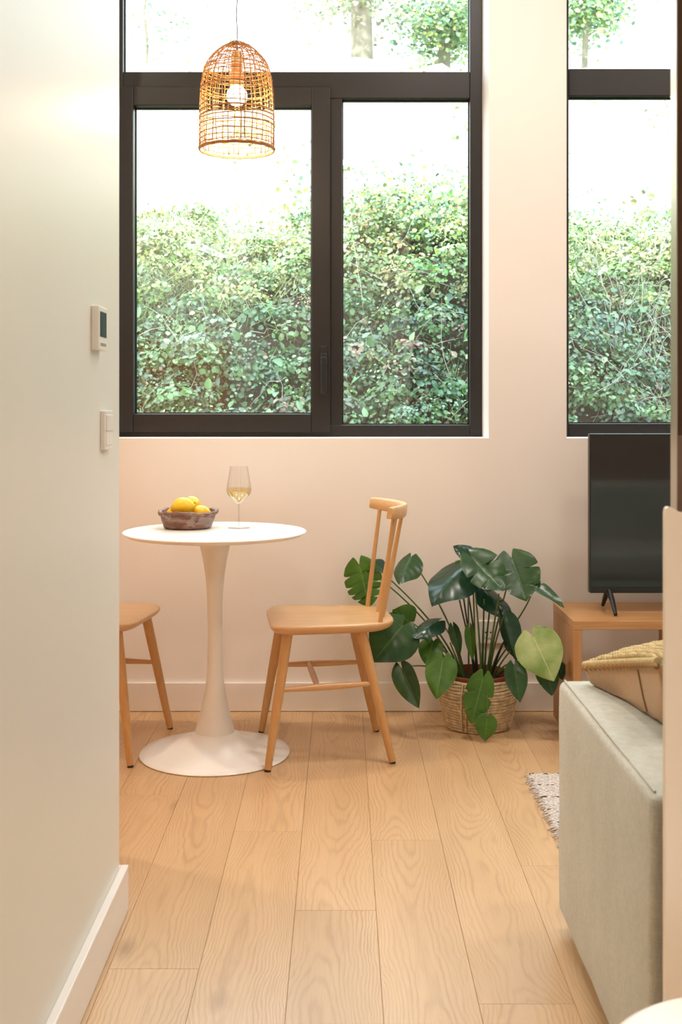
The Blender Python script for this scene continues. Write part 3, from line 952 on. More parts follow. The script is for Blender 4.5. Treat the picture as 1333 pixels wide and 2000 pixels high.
# a handle loop at the left of the rim
hp = [Vector((math.cos(a) * 0.136, math.sin(a) * 0.136, 0.175 + 0.065 * math.sin(PI * q / 14))) for q, a in enumerate([(-2.75 + 0.42 * q / 14) for q in range(15)])]
tube('basket_handle', hp, 0.0058, MT['basket'], ba, 8)

mo = empty('monstera_plant', (PX_, PY_, 0.010)); tag(mo, 'large leafy monstera plant growing in the seagrass basket by the bench', 'potted plant')
lathe('nursery_pot', [(0.080, 0.0), (0.118, 0.168), (0.123, 0.172), (0.123, 0.184), (0.118, 0.186), (0.113, 0.172), (0.110, 0.150), (0.001, 0.150)], MT['terracotta'], mo, seg=56, caps=False)
lathe('soil', [(0.001, 0.158), (0.06, 0.157), (0.1115, 0.152)], MT['soil'], mo, seg=40, caps=False)
ORG = Vector((PX_, PY_, 0.010))

SHAPE = [(0, .34), (.03, .58), (.08, .78), (.16, .93), (.28, 1.0), (.42, .97), (.56, .84), (.70, .62), (.82, .40), (.92, .19), (1.0, 0.0)]
def shp(t):
    for (a, x), (b_, y) in zip(SHAPE, SHAPE[1:]):
        if a <= t <= b_: return x + (y - x) * (t - a) / (b_ - a)
    return 0
def make_leaf(A, T, W, hint, mat, fold=0.25, curl=0.12, cuts=0, seed=0, origin=None, stem_mat=None, stem_r=0.0026, bow=None):
    """A: where the stalk meets the blade, T: tip, W: full width, hint: the way the upper face looks"""
    A, T, H = Vector(A), Vector(T), Vector(hint).normalized()
    rg = random.Random(seed)
    D = T - A; L = D.length; D.normalize()
    s = D.cross(H)
    if s.length < 1e-3: s = D.cross(Vector((0, -1, 0.2)))
    s.normalize()
    n = s.cross(D).normalized()
    nu, nv = (60 if cuts else 20), 7
    vs, fs, uvs = [], [], []
    cutpos = {sg: [(0.16 + 0.62 * (q + 0.5) / max(1, cuts) + rg.uniform(-.02, .02), rg.uniform(.50, .78)) for q in range(cuts)] for sg in (-1, 1)}
    ph = rg.uniform(0, 6)
    for i in range(nu + 1):
        t_ = i / nu
        for j in range(-nv, nv + 1):
            v = j / nv; av = abs(v); sg = 1 if v >= 0 else -1
            hw = W / 2 * shp(t_)
            for (ct, cdp) in cutpos[sg]:
                hw *= 1 - cdp * math.exp(-((t_ - ct) / 0.017) ** 2)
            u = t_ - 0.20 * (1 - t_) ** 3 * math.sin(min(av, 1) * 2.3) + (0.20 * av * 4 * t_ * (1 - t_) * 0.55 if cuts else 0.05 * av * t_ * (1 - t_))
            z = fold * av * hw - curl * L * (t_ ** 2) + 0.012 * W / 0.12 * math.sin(t_ * 9 + ph + sg) * av * av * 0.35
            z -= 0.18 * hw * av * av
            vs.append(A + D * (u * L) + s * (v * hw) + n * z - ORG)
            uvs.append((t_, v * .5 + .5))
    m = 2 * nv + 1
    for i in range(nu):
        for j in range(m - 1):
            fs.append((i * m + j, i * m + j + 1, (i + 1) * m + j + 1, (i + 1) * m + j))
    me = bpy.data.meshes.new('leaf')
    me.from_pydata([tuple(v) for v in vs], [], fs); me.update()
    uvl = me.uv_layers.new(name='UVMap')
    li = np.empty(len(me.loops), dtype=np.int32); me.loops.foreach_get('vertex_index', li)
    uvl.data.foreach_set('uv', np.array(uvs, dtype=np.float32)[li].ravel())
    me.shade_smooth()
    o = link_mesh('leaf', me, mat, mo)
    if origin is not None:
        O = Vector(origin)
        mid = O.lerp(A, 0.55) + Vector(bow if bow else (0, 0, 0.03))
        up = Vector((O.x + (A.x - O.x) * .18, O.y + (A.y - O.y) * .18, O.z + max(0.06, (A.z - O.z) * 0.45)))
        pts = bez(O, up, mid.lerp(A, 0.35), A, 14)
        pts = [p - ORG for p in pts]
        tube('petiole', pts, [stem_r * (1.55 - 0.75 * q / 14) for q in range(15)], stem_mat or MT['petiole'], o, 7)
    return o
def pot(dx, dy=0.0): return Vector((PX_ + dx, PY_ + dy, 0.165))
LF, LB, LG, LP = MT['leaf'], MT['leaf_blue'], MT['leaf_green'], MT['leaf_pale']
PD = MT['petiole_dark']
# px,py,depth of the stalk end; px,py,depth of the tip; width m; facing; material; options
LEAVES = [
 ((702,1103,4.26),(722,1186,4.22),.145,(-.25,-1,.25),LG,dict(cuts=4,fold=.10,curl=.05,origin=pot(-.06,.02),bow=(0.03,0.04,.06))),
 ((727,1100,4.28),(758,1116,4.25),.085,(0,-.35,1),LB,dict(fold=.3,origin=pot(-.05,.04),bow=(0,.04,.05))),
 ((803,1088,4.20),(780,1136,4.10),.105,(-.35,-1,.55),LF,dict(fold=-.35,curl=.1,origin=pot(-.04,.02),bow=(.02,.03,.02))),
 ((906,1106,4.12),(843,1164,3.98),.185,(-.2,-.55,.9),LB,dict(fold=-.10,curl=.22,origin=pot(.0,-.03),bow=(.0,0,.05),stem_mat=PD)),
 ((922,1088,4.07),(985,1153,4.00),.150,(.3,-1,.5),LF,dict(cuts=2,fold=.28,curl=.04,origin=pot(.01,-.05),bow=(0,0,.03))),
 ((928,1092,4.12),(890,1064,4.10),.085,(-.1,-.8,.9),LB,dict(fold=.1,curl=.15)),
 ((1000,1090,4.15),(1030,1172,4.05),.165,(-.1,-1,.35),LF,dict(cuts=2,fold=.30,curl=.05,origin=pot(.04,0),bow=(.03,0,.03))),
 ((1043,1143,4.10),(1104,1182,4.02),.060,(.1,-.6,1),LF,dict(fold=.5,curl=.08,origin=pot(.05,.02),bow=(.05,0,0))),
 ((948,1152,4.15),(1006,1203,4.08),.105,(.2,-.7,.8),LB,dict(fold=-.35,curl=.1,origin=pot(.02,.02))),
 ((984,1205,4.08),(1008,1292,4.03),.082,(-.7,-1,.15),LB,dict(fold=-.5,curl=.03,origin=pot(.04,-.02))),
 ((1042,1243,3.98),(1083,1330,3.92),.165,(-.20,-1,.45),LP,dict(fold=.14,curl=.08,origin=pot(.05,-.03),bow=(.0,0,.07),stem_r=.0022)),
 ((1012,1244,4.14),(1022,1290,4.10),.110,(.1,-1,.4),LF,dict(fold=.1,origin=pot(.05,.01))),
 ((1066,1300,4.04),(1081,1358,4.00),.085,(.1,-1,.3),LF,dict(fold=.15,origin=pot(.06,0),bow=(0,0,.05))),
 ((1092,1298,4.06),(1101,1328,4.05),.050,(.3,-1,.3),LB,dict(fold=.2)),
 ((1005,1302,3.99),(1017,1372,3.95),.080,(0,-1,.25),LF,dict(fold=.25,curl=.05,origin=pot(.05,-.06),bow=(.02,-.02,.08))),
 ((866,1288,4.00),(852,1364,3.94),.112,(-.2,-1,.35),LG,dict(fold=.12,curl=.08,origin=pot(-.05,-.05),bow=(-.02,-.02,.09))),
 ((846,1254,4.10),(833,1297,4.04),.090,(-.1,-1,.4),LG,dict(fold=.1,curl=.10,origin=pot(-.06,-.02),bow=(0,0,.05))),
 ((787,1222,4.04),(729,1292,3.98),.185,(.15,-1,.70),LF,dict(fold=.06,curl=.08,origin=pot(-.08,-.02),bow=(-.02,0,.10),stem_r=.003)),
 ((800,1214,4.18),(768,1190,4.16),.110,(-.2,-1,.2),LG,dict(fold=.1,curl=.0,origin=pot(-.08,.02),bow=(0,0,.06))),
 ((857,1213,4.07),(806,1237,4.00),.090,(-.1,-.6,1),LB,dict(fold=-.2,curl=.18,origin=pot(-.05,-.03),bow=(.02,0,.06))),
 ((742,1225,4.14),(731,1254,4.12),.050,(0,-1,.2),LG,dict(fold=.1,origin=pot(-.09,.0),bow=(0,0,.05))),
 ((786,1306,4.02),(818,1384,3.96),.092,(-.5,-1,.25),LF,dict(fold=.45,curl=.05,origin=pot(-.08,-.04),bow=(0,0,.06))),
 ((944,1325,3.99),(921,1414,3.965),.100,(-.1,-1,.12),LG,dict(cuts=2,fold=.08,curl=.02,origin=pot(-.0,-.08),bow=(0,-.02,.05))),
 ((952,1402,3.955),(948,1448,3.945),.078,(.1,-1,.15),LG,dict(fold=.05,curl=.02,origin=pot(.02,-.08),bow=(0,-.06,.10),stem_r=.0016)),
 ((902,1098,4.16),(898,1116,4.15),.050,(0,-1,.2),LG,dict(fold=.1)),
 ((968,1104,4.18),(964,1135,4.17),.060,(0,-1,.2),LG,dict(fold=.2,origin=pot(.03,.03))),
 ((918,1228,4.10),(924,1290,4.09),.040,(-.3,-1,.1),LG,dict(fold=.6,curl=.0)),
 ((886,1225,4.14),(900,1278,4.12),.045,(-.3,-1,.1),LF,dict(fold=.4,curl=.0)),
]
for i, (a, b_, W, h_, m_, kw) in enumerate(LEAVES):
    make_leaf(P(*a), P(*b_), W, h_, m_, seed=i + 1, **kw)
lb = {10: 'pale yellow-green leaf', 0: 'deeply split green leaf', 3: 'broad dark bluish leaf', 23: 'small heart-shaped leaf'}
lv = [c for c in mo.children if c.name.startswith('leaf')]
for k_, s_ in lb.items(): lv[k_]['label'] = s_
# bare stalks in the middle of the clump
for dx, dy, a, r, m_ in [(-.01, -.02, (905, 1160, 4.10), .0030, PD), (.0, -.02, (898, 1172, 4.08), .0028, PD), (.02, 0, (946, 1170, 4.12), .0034, MT['petiole']),
                          (.0, .03, (925, 1150, 4.16), .003, MT['petiole']), (.03, -.02, (975, 1160, 4.08), .0034, MT['petiole']), (-.03, 0, (915, 1125, 4.08), .0030, MT['petiole']),
                          (.05, .01, (1000, 1215, 4.12), .0026, PD), (-.05, .0, (880, 1255, 4.1), .0026, MT['petiole'])]:
    O = pot(dx, dy); A = P(*a)
    tube('stalk', [p - ORG for p in bez(O, O.lerp(A, .35) + Vector((0, 0, .02)), O.lerp(A, .7), A, 10)], r, m_, mo, 7)

# ------------------------------------------------------------------ sofa
sx0_, sy0_, sy1_ = 0.482, 1.79, 2.56
sf = empty('sofa', (sx0_, sy0_, 0)); tag(sf, 'light grey-green fabric sofa with a flat boxy end, behind the cream panel', 'sofa')
def soft_box(name, lo, hi, mat, parent, bev=0.02, sag=0.0, seed=0):
    bm = bmesh.new()
    bm_box(bm, lo, hi, bev, 4)
    bmesh.ops.subdivide_edges(bm, edges=[e for e in bm.edges if e.calc_length() > 0.12], cuts=6, use_grid_fill=True)
    for v in bm.verts:
        n_ = mnoise.noise(v.co * 3.1 + Vector((seed, 0, 0)))
        d_ = mnoise.noise(v.co * 7.7 + Vector((0, seed, 0)))
        v.co += Vector((0.0035 * d_, 0.0025 * n_, 0.004 * n_))
    o = from_bm(name, bm, mat, parent); shade_auto(o, 45)
    return o
D_ = sy1_ - sy0_
soft_box('arm', (0, 0, 0.038), (0.30, D_, 0.552), MT['sofa'], sf, 0.016, seed=2)
tube('arm_piping', [(0.012, y_, 0.5525) for y_ in (0.02, D_ * .3, D_ * .6, D_ - 0.02)], 0.0022, MT['sofa'], sf, 6)
soft_box('seat_base', (0.302, 0.0, 0.06), (1.98, D_ - 0.02, 0.30), MT['sofa'], sf, 0.02, seed=4)
soft_box('seat_cushion', (0.303, 0.16, 0.302), (1.14, D_, 0.44), MT['sofa'], sf, 0.04, seed=6)
soft_box('seat_cushion', (1.143, 0.16, 0.302), (1.978, D_, 0.44), MT['sofa'], sf, 0.04, seed=7)
soft_box('backrest', (0.303, 0.0, 0.302), (1.978, 0.155, 0.74), MT['sofa'], sf, 0.04, seed=8)
soft_box('arm', (1.982, 0, 0.038), (2.25, D_, 0.552), MT['sofa'], sf, 0.016, seed=9)
for lx, ly in ((0.06, 0.06), (0.06, D_ - .06), (2.19, .06), (2.19, D_ - .06)):
    lathe('leg', [(0.018, 0.0), (0.022, 0.039)], MT['rubber'], sf, (lx, ly, 0), seg=20)

# cushion: knitted front upwards, linen back
cu = empty('cushion', (0, 0, 0)); tag(cu, 'plump square cushion, linen back and knitted front, on the sofa arm', 'cushion')
C0 = Vector((0.533, 2.52, 0.583))
eu = Vector((0.095, -0.94, 0.225)).normalized()
er = Vector((0.97, 0.14, 0.10)); er = (er - eu * er.dot(eu)).normalized()
en = er.cross(eu); en = -en if en.z < 0 else en
CS = 0.44
def cpt(a, b_, h_):                     # a along eu, b along er (0..1), h along the normal
    return C0 + eu * (a * CS) + er * (b_ * CS) + en * h_
def bulge(a, b_):
    return (max(0, 4 * a * (1 - a)) ** 0.36) * (max(0, 4 * b_ * (1 - b_)) ** 0.24)
def pinch(a, b_):
    k_ = 0.055
    return a + k_ * math.sin(PI * b_) * (0.5 - a) * 2 * 1.0 * (abs(a - .5) * 2) ** 2, b_ + k_ * math.sin(PI * a) * (0.5 - b_) * 2 * (abs(b_ - .5) * 2) ** 2
def cushion_side(name, sgn, th, mat, wr):
    n = 34
    vs, fs = [], []
    for i in range(n + 1):
        for j in range(n + 1):
            a, b_ = i / n, j / n
            a = 0.5 - 0.5 * math.cos(PI * a); b_ = 0.5 - 0.5 * math.cos(PI * b_)
            h_ = sgn * th * bulge(a, b_)
            h_ += sgn * wr * mnoise.noise(Vector((a * 5, b_ * 9, 3 * sgn))) * bulge(a, b_)
            q = cpt(*pinch(a, b_), h_)
            if sgn < 0: q.z = max(q.z, 0.5550 + 0.002 * bulge(a, b_))
            vs.append(q)
    for i in range(n):
        for j in range(n):
            q = (i * (n + 1) + j, (i + 1) * (n + 1) + j, (i + 1) * (n + 1) + j + 1, i * (n + 1) + j + 1)
            fs.append(q if sgn > 0 else tuple(reversed(q)))
    o = from_data(name, vs, fs, mat, cu, smooth=True)
    return o
cushion_side('linen_back', -1, 0.20, MT['linen'], 0.016)
cushion_side('backing', 1, 0.034, MT['knit'], 0.006)
# knitted loops on the front
kv_, kf_ = [], []
nk = 36
for j in range(nk):
    b_ = 0.012 + 0.976 * j / (nk - 1)
    pts = []
    for i in range(97):
        a = 0.012 + 0.976 * i / 96
        h_ = 0.034 * bulge(a, b_) + 0.003 + 0.0026 * math.sin(i * PI / 1.6 + j * PI)
        pts.append(cpt(*pinch(a, b_ + 0.0035 * math.sin(i * PI / 1.6 + j * 2)), h_))
    tube_data(pts, [0.0040 + 0.0018 * math.sin(i * PI / 1.6 + j * 1.7) for i in range(97)], 5, kv_, kf_)
o = from_data('knitted_front', kv_, kf_, MT['knit'], cu, smooth=True); o['kind'] = 'stuff'
tp = [cpt(*pinch(0.001 + .998 * i / 30, -0.004), 0.0) for i in range(31)]
tube('brown_seam', tp, 0.0058, simple('brown_wool', (0.36, 0.17, 0.05), 0.9, var=0.1), cu, 8)
tp2 = [cpt(*pinch(0.001 + .998 * i / 30, 0.004), 0.009) for i in range(31)]
tube('knit_border', tp2, 0.0072, MT['knit'], cu, 8)
for i in range(22):
    a = 0.02 + 0.96 * i / 21
    p0, p1 = cpt(*pinch(a, -0.008), -0.0035), cpt(*pinch(a + 0.016, -0.006), 0.0035)
    tube('stitch', [p0 - (p1 - p0) * .3, p0, p1, p1 + (p1 - p0) * .3], [.0012, .0042, .0042, .0012], MT['knit'], cu, 6)
# vertical seam of the linen envelope back
sp = []
for q in range(60):
    b_ = 0.12 * (q / 59) ** 3
    v = cpt(*pinch(0.62, b_), -0.20 * bulge(0.62, b_)) + Vector((-0.0015, -0.001, 0))
    if v.z > 0.562: sp.append(v)
tube('envelope_seam', sp, 0.0016, simple('linen_thread', (0.36, 0.21, 0.11), 0.9, var=0.05), cu, 6)

# ------------------------------------------------------------------ rug
rx0, rx1, ry0, ry1 = 0.585, 2.55, 2.70, 3.585
rg_ = empty('woven_rug', (rx0, ry0, 0)); tag(rg_, 'cream woven rug with a ragged edge on the floor beside the sofa', 'rug')
box('rug_base', (0.004, 0.0, 0.0008), (rx1 - rx0, ry1 - ry0, 0.006), MT['rug'], rg_, 0.001)
vs, fs = [], []
nrow = 74
for i in range(nrow):
    y_ = (ry1 - ry0) * (i + .5) / nrow
    x_s = R.uniform(-0.006, 0.006)
    nseg = 90
    pts = []
    ph = R.uniform(0, 6)
    for q in range(nseg + 1):
        x_ = x_s + 0.70 * q / nseg
        pts.append((x_, y_ + 0.0015 * math.sin(q * .9 + ph), 0.0095 + 0.0016 * math.sin(q * PI * .75 + i * PI)))
    tube_data(pts, 0.0052, 5, vs, fs)
o = from_data('woven_cords', vs, fs, MT['rug'], rg_, smooth=True); o['kind'] = 'stuff'
vs, fs = [], []
for i in range(9):                     # dark threads across
    y_ = (ry1 - ry0) * (0.995 - 0.118 * i)
    tube_data([(0.0 + .70 * q / 50, y_ - 0.001 + 0.002 * math.sin(q), 0.0125 + .0022 * math.sin(q * 2.2)) for q in range(51)], 0.0018, 4, vs, fs)
o = from_data('dark_threads', vs, fs, MT['rug_dark'], rg_, smooth=True); o['kind'] = 'stuff'
vs, fs = [], []
for i in range(110):
    y_ = (ry1 - ry0) * (i + R.random()) / 110
    l_ = R.uniform(0.006, 0.022)
    tube_data([(0.006, y_, 0.010), (-l_ * .5, y_ + R.uniform(-.004, .004), 0.008), (-l_, y_ + R.uniform(-.008, .008), 0.003)], 0.0017, 4, vs, fs)
o = from_data('fringe', vs, fs, MT['rug'], rg_, smooth=True); o['kind'] = 'stuff'

# ------------------------------------------------------------------ foreground right: counter end, tall cabinet, turned vase, stool
ce = empty('partition_panel', (0.4227, 1.50, 0)); tag(ce, 'cream half-height partition panel at the right edge, in front of the sofa', 'partition')
bm = bmesh.new()
pr = [(0.0, 0.0), (0.0, 1.020), (0.0012, 1.0255), (0.004, 1.0275), (0.0075, 1.0270), (0.012, 1.0245), (0.018, 1.0210), (0.026, 1.0195), (0.60, 1.0195), (0.60, 0.0)]
va = [bm.verts.new((x_, 0.0, z_)) for x_, z_ in pr]; vb = [bm.verts.new((x_, 0.012, z_)) for x_, z_ in pr]
bm.faces.new(va); bm.faces.new(list(reversed(vb)))
for q in range(len(pr)):
    q2 = (q + 1) % len(pr)
    bm.faces.new((va[q2], va[q], vb[q], vb[q2]))
bmesh.ops.recalc_face_normals(bm, faces=bm.faces)
from_bm('panel', bm, MT['cream'], ce)
box('shelf', (0.035, 0.0125, 0.975), (0.60, 0.062, 1.003), MT['cream'], ce, 0.001)
tc_ = empty('tall_screen', (0.4576, 1.570, 0)); tag(tc_, 'tall dark brown screen with a pale narrow edge, behind the cream panel', 'screen')
box('edge_profile', (0.0, 0.0, 0.0), (0.0015, 0.029, 3.1), MT['satin_edge'], tc_, 0.0006)
box('lower_panel', (0.0016, 0.001, 0.0), (0.55, 0.028, P(0, 851, 1.57).z), MT['taupe'], tc_, 0.001)
box('upper_panel', (0.0016, 0.001, P(0, 850, 1.57).z), (0.55, 0.028, 3.1), MT['smoked'], tc_, 0.001)
vz = empty('turned_vase', (0.482, 1.536, 1.0035)); tag(vz, 'rounded turned wooden vase behind the cream panel at the right edge', 'vase')
lathe('vase_body', [(0.010, 0.0), (0.016, 0.003), (0.0205, 0.013), (0.0215, 0.024), (0.020, 0.036), (0.014, 0.046), (0.007, 0.050), (0.005, 0.053), (0.0005, 0.053)], MT['vase'], vz, seg=40, caps=False, sharp=70)
st = empty('round_stool', (0.452, 1.185, 0)); tag(st, 'white round stool seat in the bottom right corner', 'stool')
lathe('seat', [(0.001, 0.43), (0.165, 0.43), (0.178, 0.437), (0.182, 0.450), (0.178, 0.463), (0.166, 0.470), (0.001, 0.471)], MT['white_lacquer'], st, seg=72, caps=False, sharp=60)
for q in range(4):
    a = PI / 4 + q * PI / 2
    tube('leg', [(0.165 * math.cos(a), 0.165 * math.sin(a), 0.0), (0.12 * math.cos(a), 0.12 * math.sin(a), 0.432)], [0.011, 0.015], MT['white_satin'], st, 14)

# wooden sideboard behind the corridor wall, seen mirrored in the window glass
sb = empty('sideboard', (-1.70, WLY + 0.02, 0)); tag(sb, 'tall orange wooden sideboard mirrored in the lower left window pane', 'sideboard')
box('body', (0, 0, 0.0), (1.07, 0.34, 1.50), MT['cabinet'], sb, 0.004)
box('cabinet_door', (0.01, 0.341, 0.02), (0.53, 0.358, 1.49), MT['cabinet'], sb, 0.003)
box('cabinet_door', (0.54, 0.341, 0.02), (1.06, 0.358, 1.49), MT['cabinet'], sb, 0.003)

# ------------------------------------------------------------------ outside: overgrown bank, terrace and trees
rng = np.random.default_rng(11)
PROF = [(4.9, 0.35), (5.6, 0.55), (6.1, 0.90), (6.7, 1.62), (7.15, 2.10), (7.6, 2.42), (9.0, 3.15), (12.0, 4.70), (14.0, 4.9), (20.0, 5.4)]
PYs = np.array([p[0] for p in PROF]); PZs = np.array([p[1] for p in PROF])
def hz(x, y):
    b_ = np.interp(y, PYs, PZs)
    wob = 0.06 * np.sin(x * 1.7 + 1.2) + 0.05 * np.sin(x * 2.9 + y * 1.7) + 0.055 * np.sin(x * 6.1 - y * 5.0) + 0.05 * np.sin(x * 11.3 + y * 9.0) * np.sin(y * 13.0 - x * 4)
    return b_ + wob * np.clip((y - 5.5) / 1.2, 0, 1) * np.where(y > 7.7, 0.6, 1.0)
def grid_ground(name, y0, y1, ny, mat):
    xs = np.linspace(-6.5, 9.5, 90); ys = np.linspace(y0, y1, ny)
    X, Y = np.meshgrid(xs, ys)
    Z = hz(X, Y) + 0.03 * rng.standard_normal(X.shape)
    v = np.stack([X, Y, Z], -1).reshape(-1, 3)
    fs = []
    for i in range(ny - 1):
        for j in range(89):
            fs.append((i * 90 + j, i * 90 + j + 1, (i + 1) * 90 + j + 1, (i + 1) * 90 + j))
    return struct(from_data(name, v.tolist(), fs, mat, smooth=True))
grid_ground('ground_bank', 4.9, 7.2, 60, MT['soil_bank'])
grid_ground('ground_terrace', 7.2, 20.0, 60, MT['dry_ground'])

LEAF_V = np.array([(0, 0, 0), (.34, .36, .07), (.36, .72, .03), (0, 1.0, -.10), (-.36, .72, .03), (-.34, .36, .07)], dtype=np.float64)
LEAF_F = [(0, 1, 2, 3), (0, 3, 4, 5)]
def rot_from(nrm, spin):
    """rotation matrices whose local z is nrm and local y spun around it"""
    n_ = nrm / np.linalg.norm(nrm, axis=1, keepdims=True)
    ref = np.tile(np.array([[0.0, 0.0, -1.0]]), (len(n_), 1))
    t_ = ref - n_ * np.sum(ref * n_, 1, keepdims=True)
    t_ += 1e-6
    t_ /= np.linalg.norm(t_, axis=1, keepdims=True)
    b_ = np.cross(t_, n_)
    y_ = t_ * np.cos(spin)[:, None] + b_ * np.sin(spin)[:, None]
    x_ = np.cross(y_, n_)
    return np.stack([x_, y_, n_], axis=-1)
def scatter(name, pos, nrm, spin, size, tone, tmplV, tmplF, mat, parent=None, wid=None):
    n_ = len(pos)
    Rm = rot_from(nrm, spin)
    tv = np.tile(tmplV[None], (n_, 1, 1)) * size[:, None, None]
    if wid is not None: tv[:, :, 0] *= wid[:, None]
    v = np.einsum('nij,nkj->nki', Rm, tv) + pos[:, None, :]
    k_ = len(tmplV)
    fl_ = np.array([list(f) for f in tmplF])
    f = (np.arange(n_)[:, None, None] * k_ + fl_[None]).reshape(-1, fl_.shape[1])
    me = bpy.data.meshes.new(name)
    me.vertices.add(n_ * k_); me.vertices.foreach_set('co', v.ravel())
    nf, fw = f.shape
    me.loops.add(nf * fw); me.loops.foreach_set('vertex_index', f.ravel().astype(np.int32))
    me.polygons.add(nf); me.polygons.foreach_set('loop_start', np.arange(0, nf * fw, fw, dtype=np.int32))
    me.update(calc_edges=True)
    ca = me.color_attributes.new('tone', 'FLOAT_COLOR', 'POINT')
    col = np.concatenate([np.repeat(tone, k_, axis=0), np.ones((n_ * k_, 1))], 1)
    ca.data.foreach_set('color', col.astype(np.float32).ravel())
    return link_mesh(name, me, mat, parent)

def visible_x(y):          # what the windows can show from near the camera, with a margin
    return -0.30 * y - 0.9, 0.42 * y + 1.0
def bank_points(n_, y0, y1, lift=(0.0, 0.18), power=1.0):
    y = y0 + (y1 - y0) * rng.random(n_) ** power
    lo, hi = visible_x(y)
    x = lo + (hi - lo) * rng.random(n_)
    z = hz(x, y) + rng.uniform(*lift, n_)
    return np.stack([x, y - rng.uniform(0, 0.12, n_), z], 1)
def tones(n_, pal, jit=0.25):
    pal = np.array(pal)
    t_ = pal[rng.integers(0, len(pal), n_)]
    return np.clip(t_ * (1 + jit * rng.standard_normal((n_, 1))) * (1 + 0.08 * rng.standard_normal((n_, 3))), 0.01, 0.9)
GREENS = [(.08, .19, .07), (.13, .27, .09), (.20, .35, .14), (.07, .17, .10), (.30, .43, .21), (.15, .26, .15), (.10, .21, .12)]
YEL = [(.34, .48, .12), (.46, .52, .16), (.55, .45, .2), (.26, .42, .10)]
def up_normals(n_, spread=0.75):
    v = np.stack([rng.normal(0, spread, n_), rng.normal(-0.75, spread, n_), rng.normal(0.9, spread * .6, n_)], 1)
    return v
bank = empty('bank_undergrowth', (0, 6.0, 0.8))
tag(bank, 'dense green vines and undergrowth covering the bank outside the windows', 'undergrowth')
OB = np.array([0, 6.0, 0.8])
# foliage mass
n1 = 52000
p_ = bank_points(n1, 5.6, 7.75, (0.0, 0.16))
cl = np.sin(p_[:, 0] * 5.1 + 1.3 * np.sin(p_[:, 2] * 4)) + np.sin(p_[:, 2] * 7.3 + p_[:, 0] * 2.2)
keep = rng.random(n1) < np.clip((0.68 + 0.28 * cl) * np.clip((2.62 + .05 * np.sin(p_[:, 0] * 4) - p_[:, 2]) / .35, 0.05, 1), 0.02, 1)
p_ = p_[keep]; n_ = len(p_)
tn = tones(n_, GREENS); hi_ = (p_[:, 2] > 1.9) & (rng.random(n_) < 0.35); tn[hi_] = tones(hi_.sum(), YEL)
dead = rng.random(n_) < 0.06; tn[dead] = tones(dead.sum(), [(.42, .30, .20), (.50, .40, .30)])
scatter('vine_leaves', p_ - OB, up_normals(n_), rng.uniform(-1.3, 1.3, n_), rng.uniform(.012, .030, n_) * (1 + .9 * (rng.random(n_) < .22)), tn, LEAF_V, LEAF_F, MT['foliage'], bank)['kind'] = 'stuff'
# clumps: tufts of leaves that turn outwards from their own middle
nc = 1500
cc = bank_points(nc, 5.75, 7.5, (0.02, 0.12))
cs = rng.uniform(.05, .15, nc); cnt = 46
u_ = rng.normal(0, 1, (nc, cnt, 3)); u_ /= np.linalg.norm(u_, axis=2, keepdims=True)
u_[:, :, 1] = -np.abs(u_[:, :, 1]); u_[:, :, 2] = np.where(rng.random((nc, cnt)) < .75, np.abs(u_[:, :, 2]), u_[:, :, 2])
pp = cc[:, None, :] + u_ * cs[:, None, None] * rng.uniform(.6, 1.1, (nc, cnt, 1)) * np.array([1.25, .8, .85])
nn = u_ + rng.normal(0, .35, (nc, cnt, 3)) + np.array([0, -.25, .55])
h_up = cc[:, 2] > 1.75
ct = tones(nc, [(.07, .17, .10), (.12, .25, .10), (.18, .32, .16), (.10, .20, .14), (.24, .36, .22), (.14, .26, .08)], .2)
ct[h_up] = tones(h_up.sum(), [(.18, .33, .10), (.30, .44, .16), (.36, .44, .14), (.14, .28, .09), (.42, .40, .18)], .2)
dry = rng.random(nc) < .05; ct[dry] = tones(dry.sum(), [(.40, .29, .20), (.34, .25, .17)])
tt = np.clip(np.repeat(ct[:, None, :], cnt, 1) * (1 + .22 * rng.standard_normal((nc, cnt, 1))), .01, .9)
lsz = np.repeat(rng.uniform(.016, .040, nc)[:, None], cnt, 1) * rng.uniform(.7, 1.2, (nc, cnt))
kq = (pp[:, :, 2] < 2.62).ravel()
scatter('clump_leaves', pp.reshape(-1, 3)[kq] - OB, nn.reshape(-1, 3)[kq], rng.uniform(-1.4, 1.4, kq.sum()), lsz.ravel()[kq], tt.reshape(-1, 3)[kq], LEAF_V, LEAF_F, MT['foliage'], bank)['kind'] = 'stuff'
# bushier mound on the right half of the first window, and sparse leaves in front of the terrace
n1 = 9000
c_ = np.array([0.62, 7.30, 2.26]); d_ = rng.normal(0, 1, (n1, 3)) * np.array([0.42, 0.20, 0.17])
p_ = c_ + d_
tn = tones(n1, GREENS + YEL)
scatter('bush_leaves', p_ - OB, up_normals(n1), rng.uniform(-1.5, 1.5, n1), rng.uniform(.018, .042, n1), tn, LEAF_V, LEAF_F, MT['foliage'], bank)['kind'] = 'stuff'
n1 = 9000
y = rng.uniform(7.6, 11.5, n1); lo, hi = visible_x(y); x = lo + (hi - lo) * rng.random(n1)
cl = np.sin(x * 3.3 + y * 1.1) + np.sin(x * 7.9 - y * 2.7)
kp = (cl > 1.15) & (rng.random(n1) < .8)
p_ = np.stack([x, y, hz(x, y) + rng.uniform(0, .25, n1)], 1)[kp]; n_ = len(p_)
scatter('sparse_leaves', p_ - OB, up_normals(n_), rng.uniform(-1.5, 1.5, n_), rng.uniform(.025, .055, n_), tones(n_, [(.10, .17, .03), (.16, .20, .04), (.07, .12, .03), (.2, .19, .06)]), LEAF_V, LEAF_F, MT['foliage'], bank)['kind'] = 'stuff'
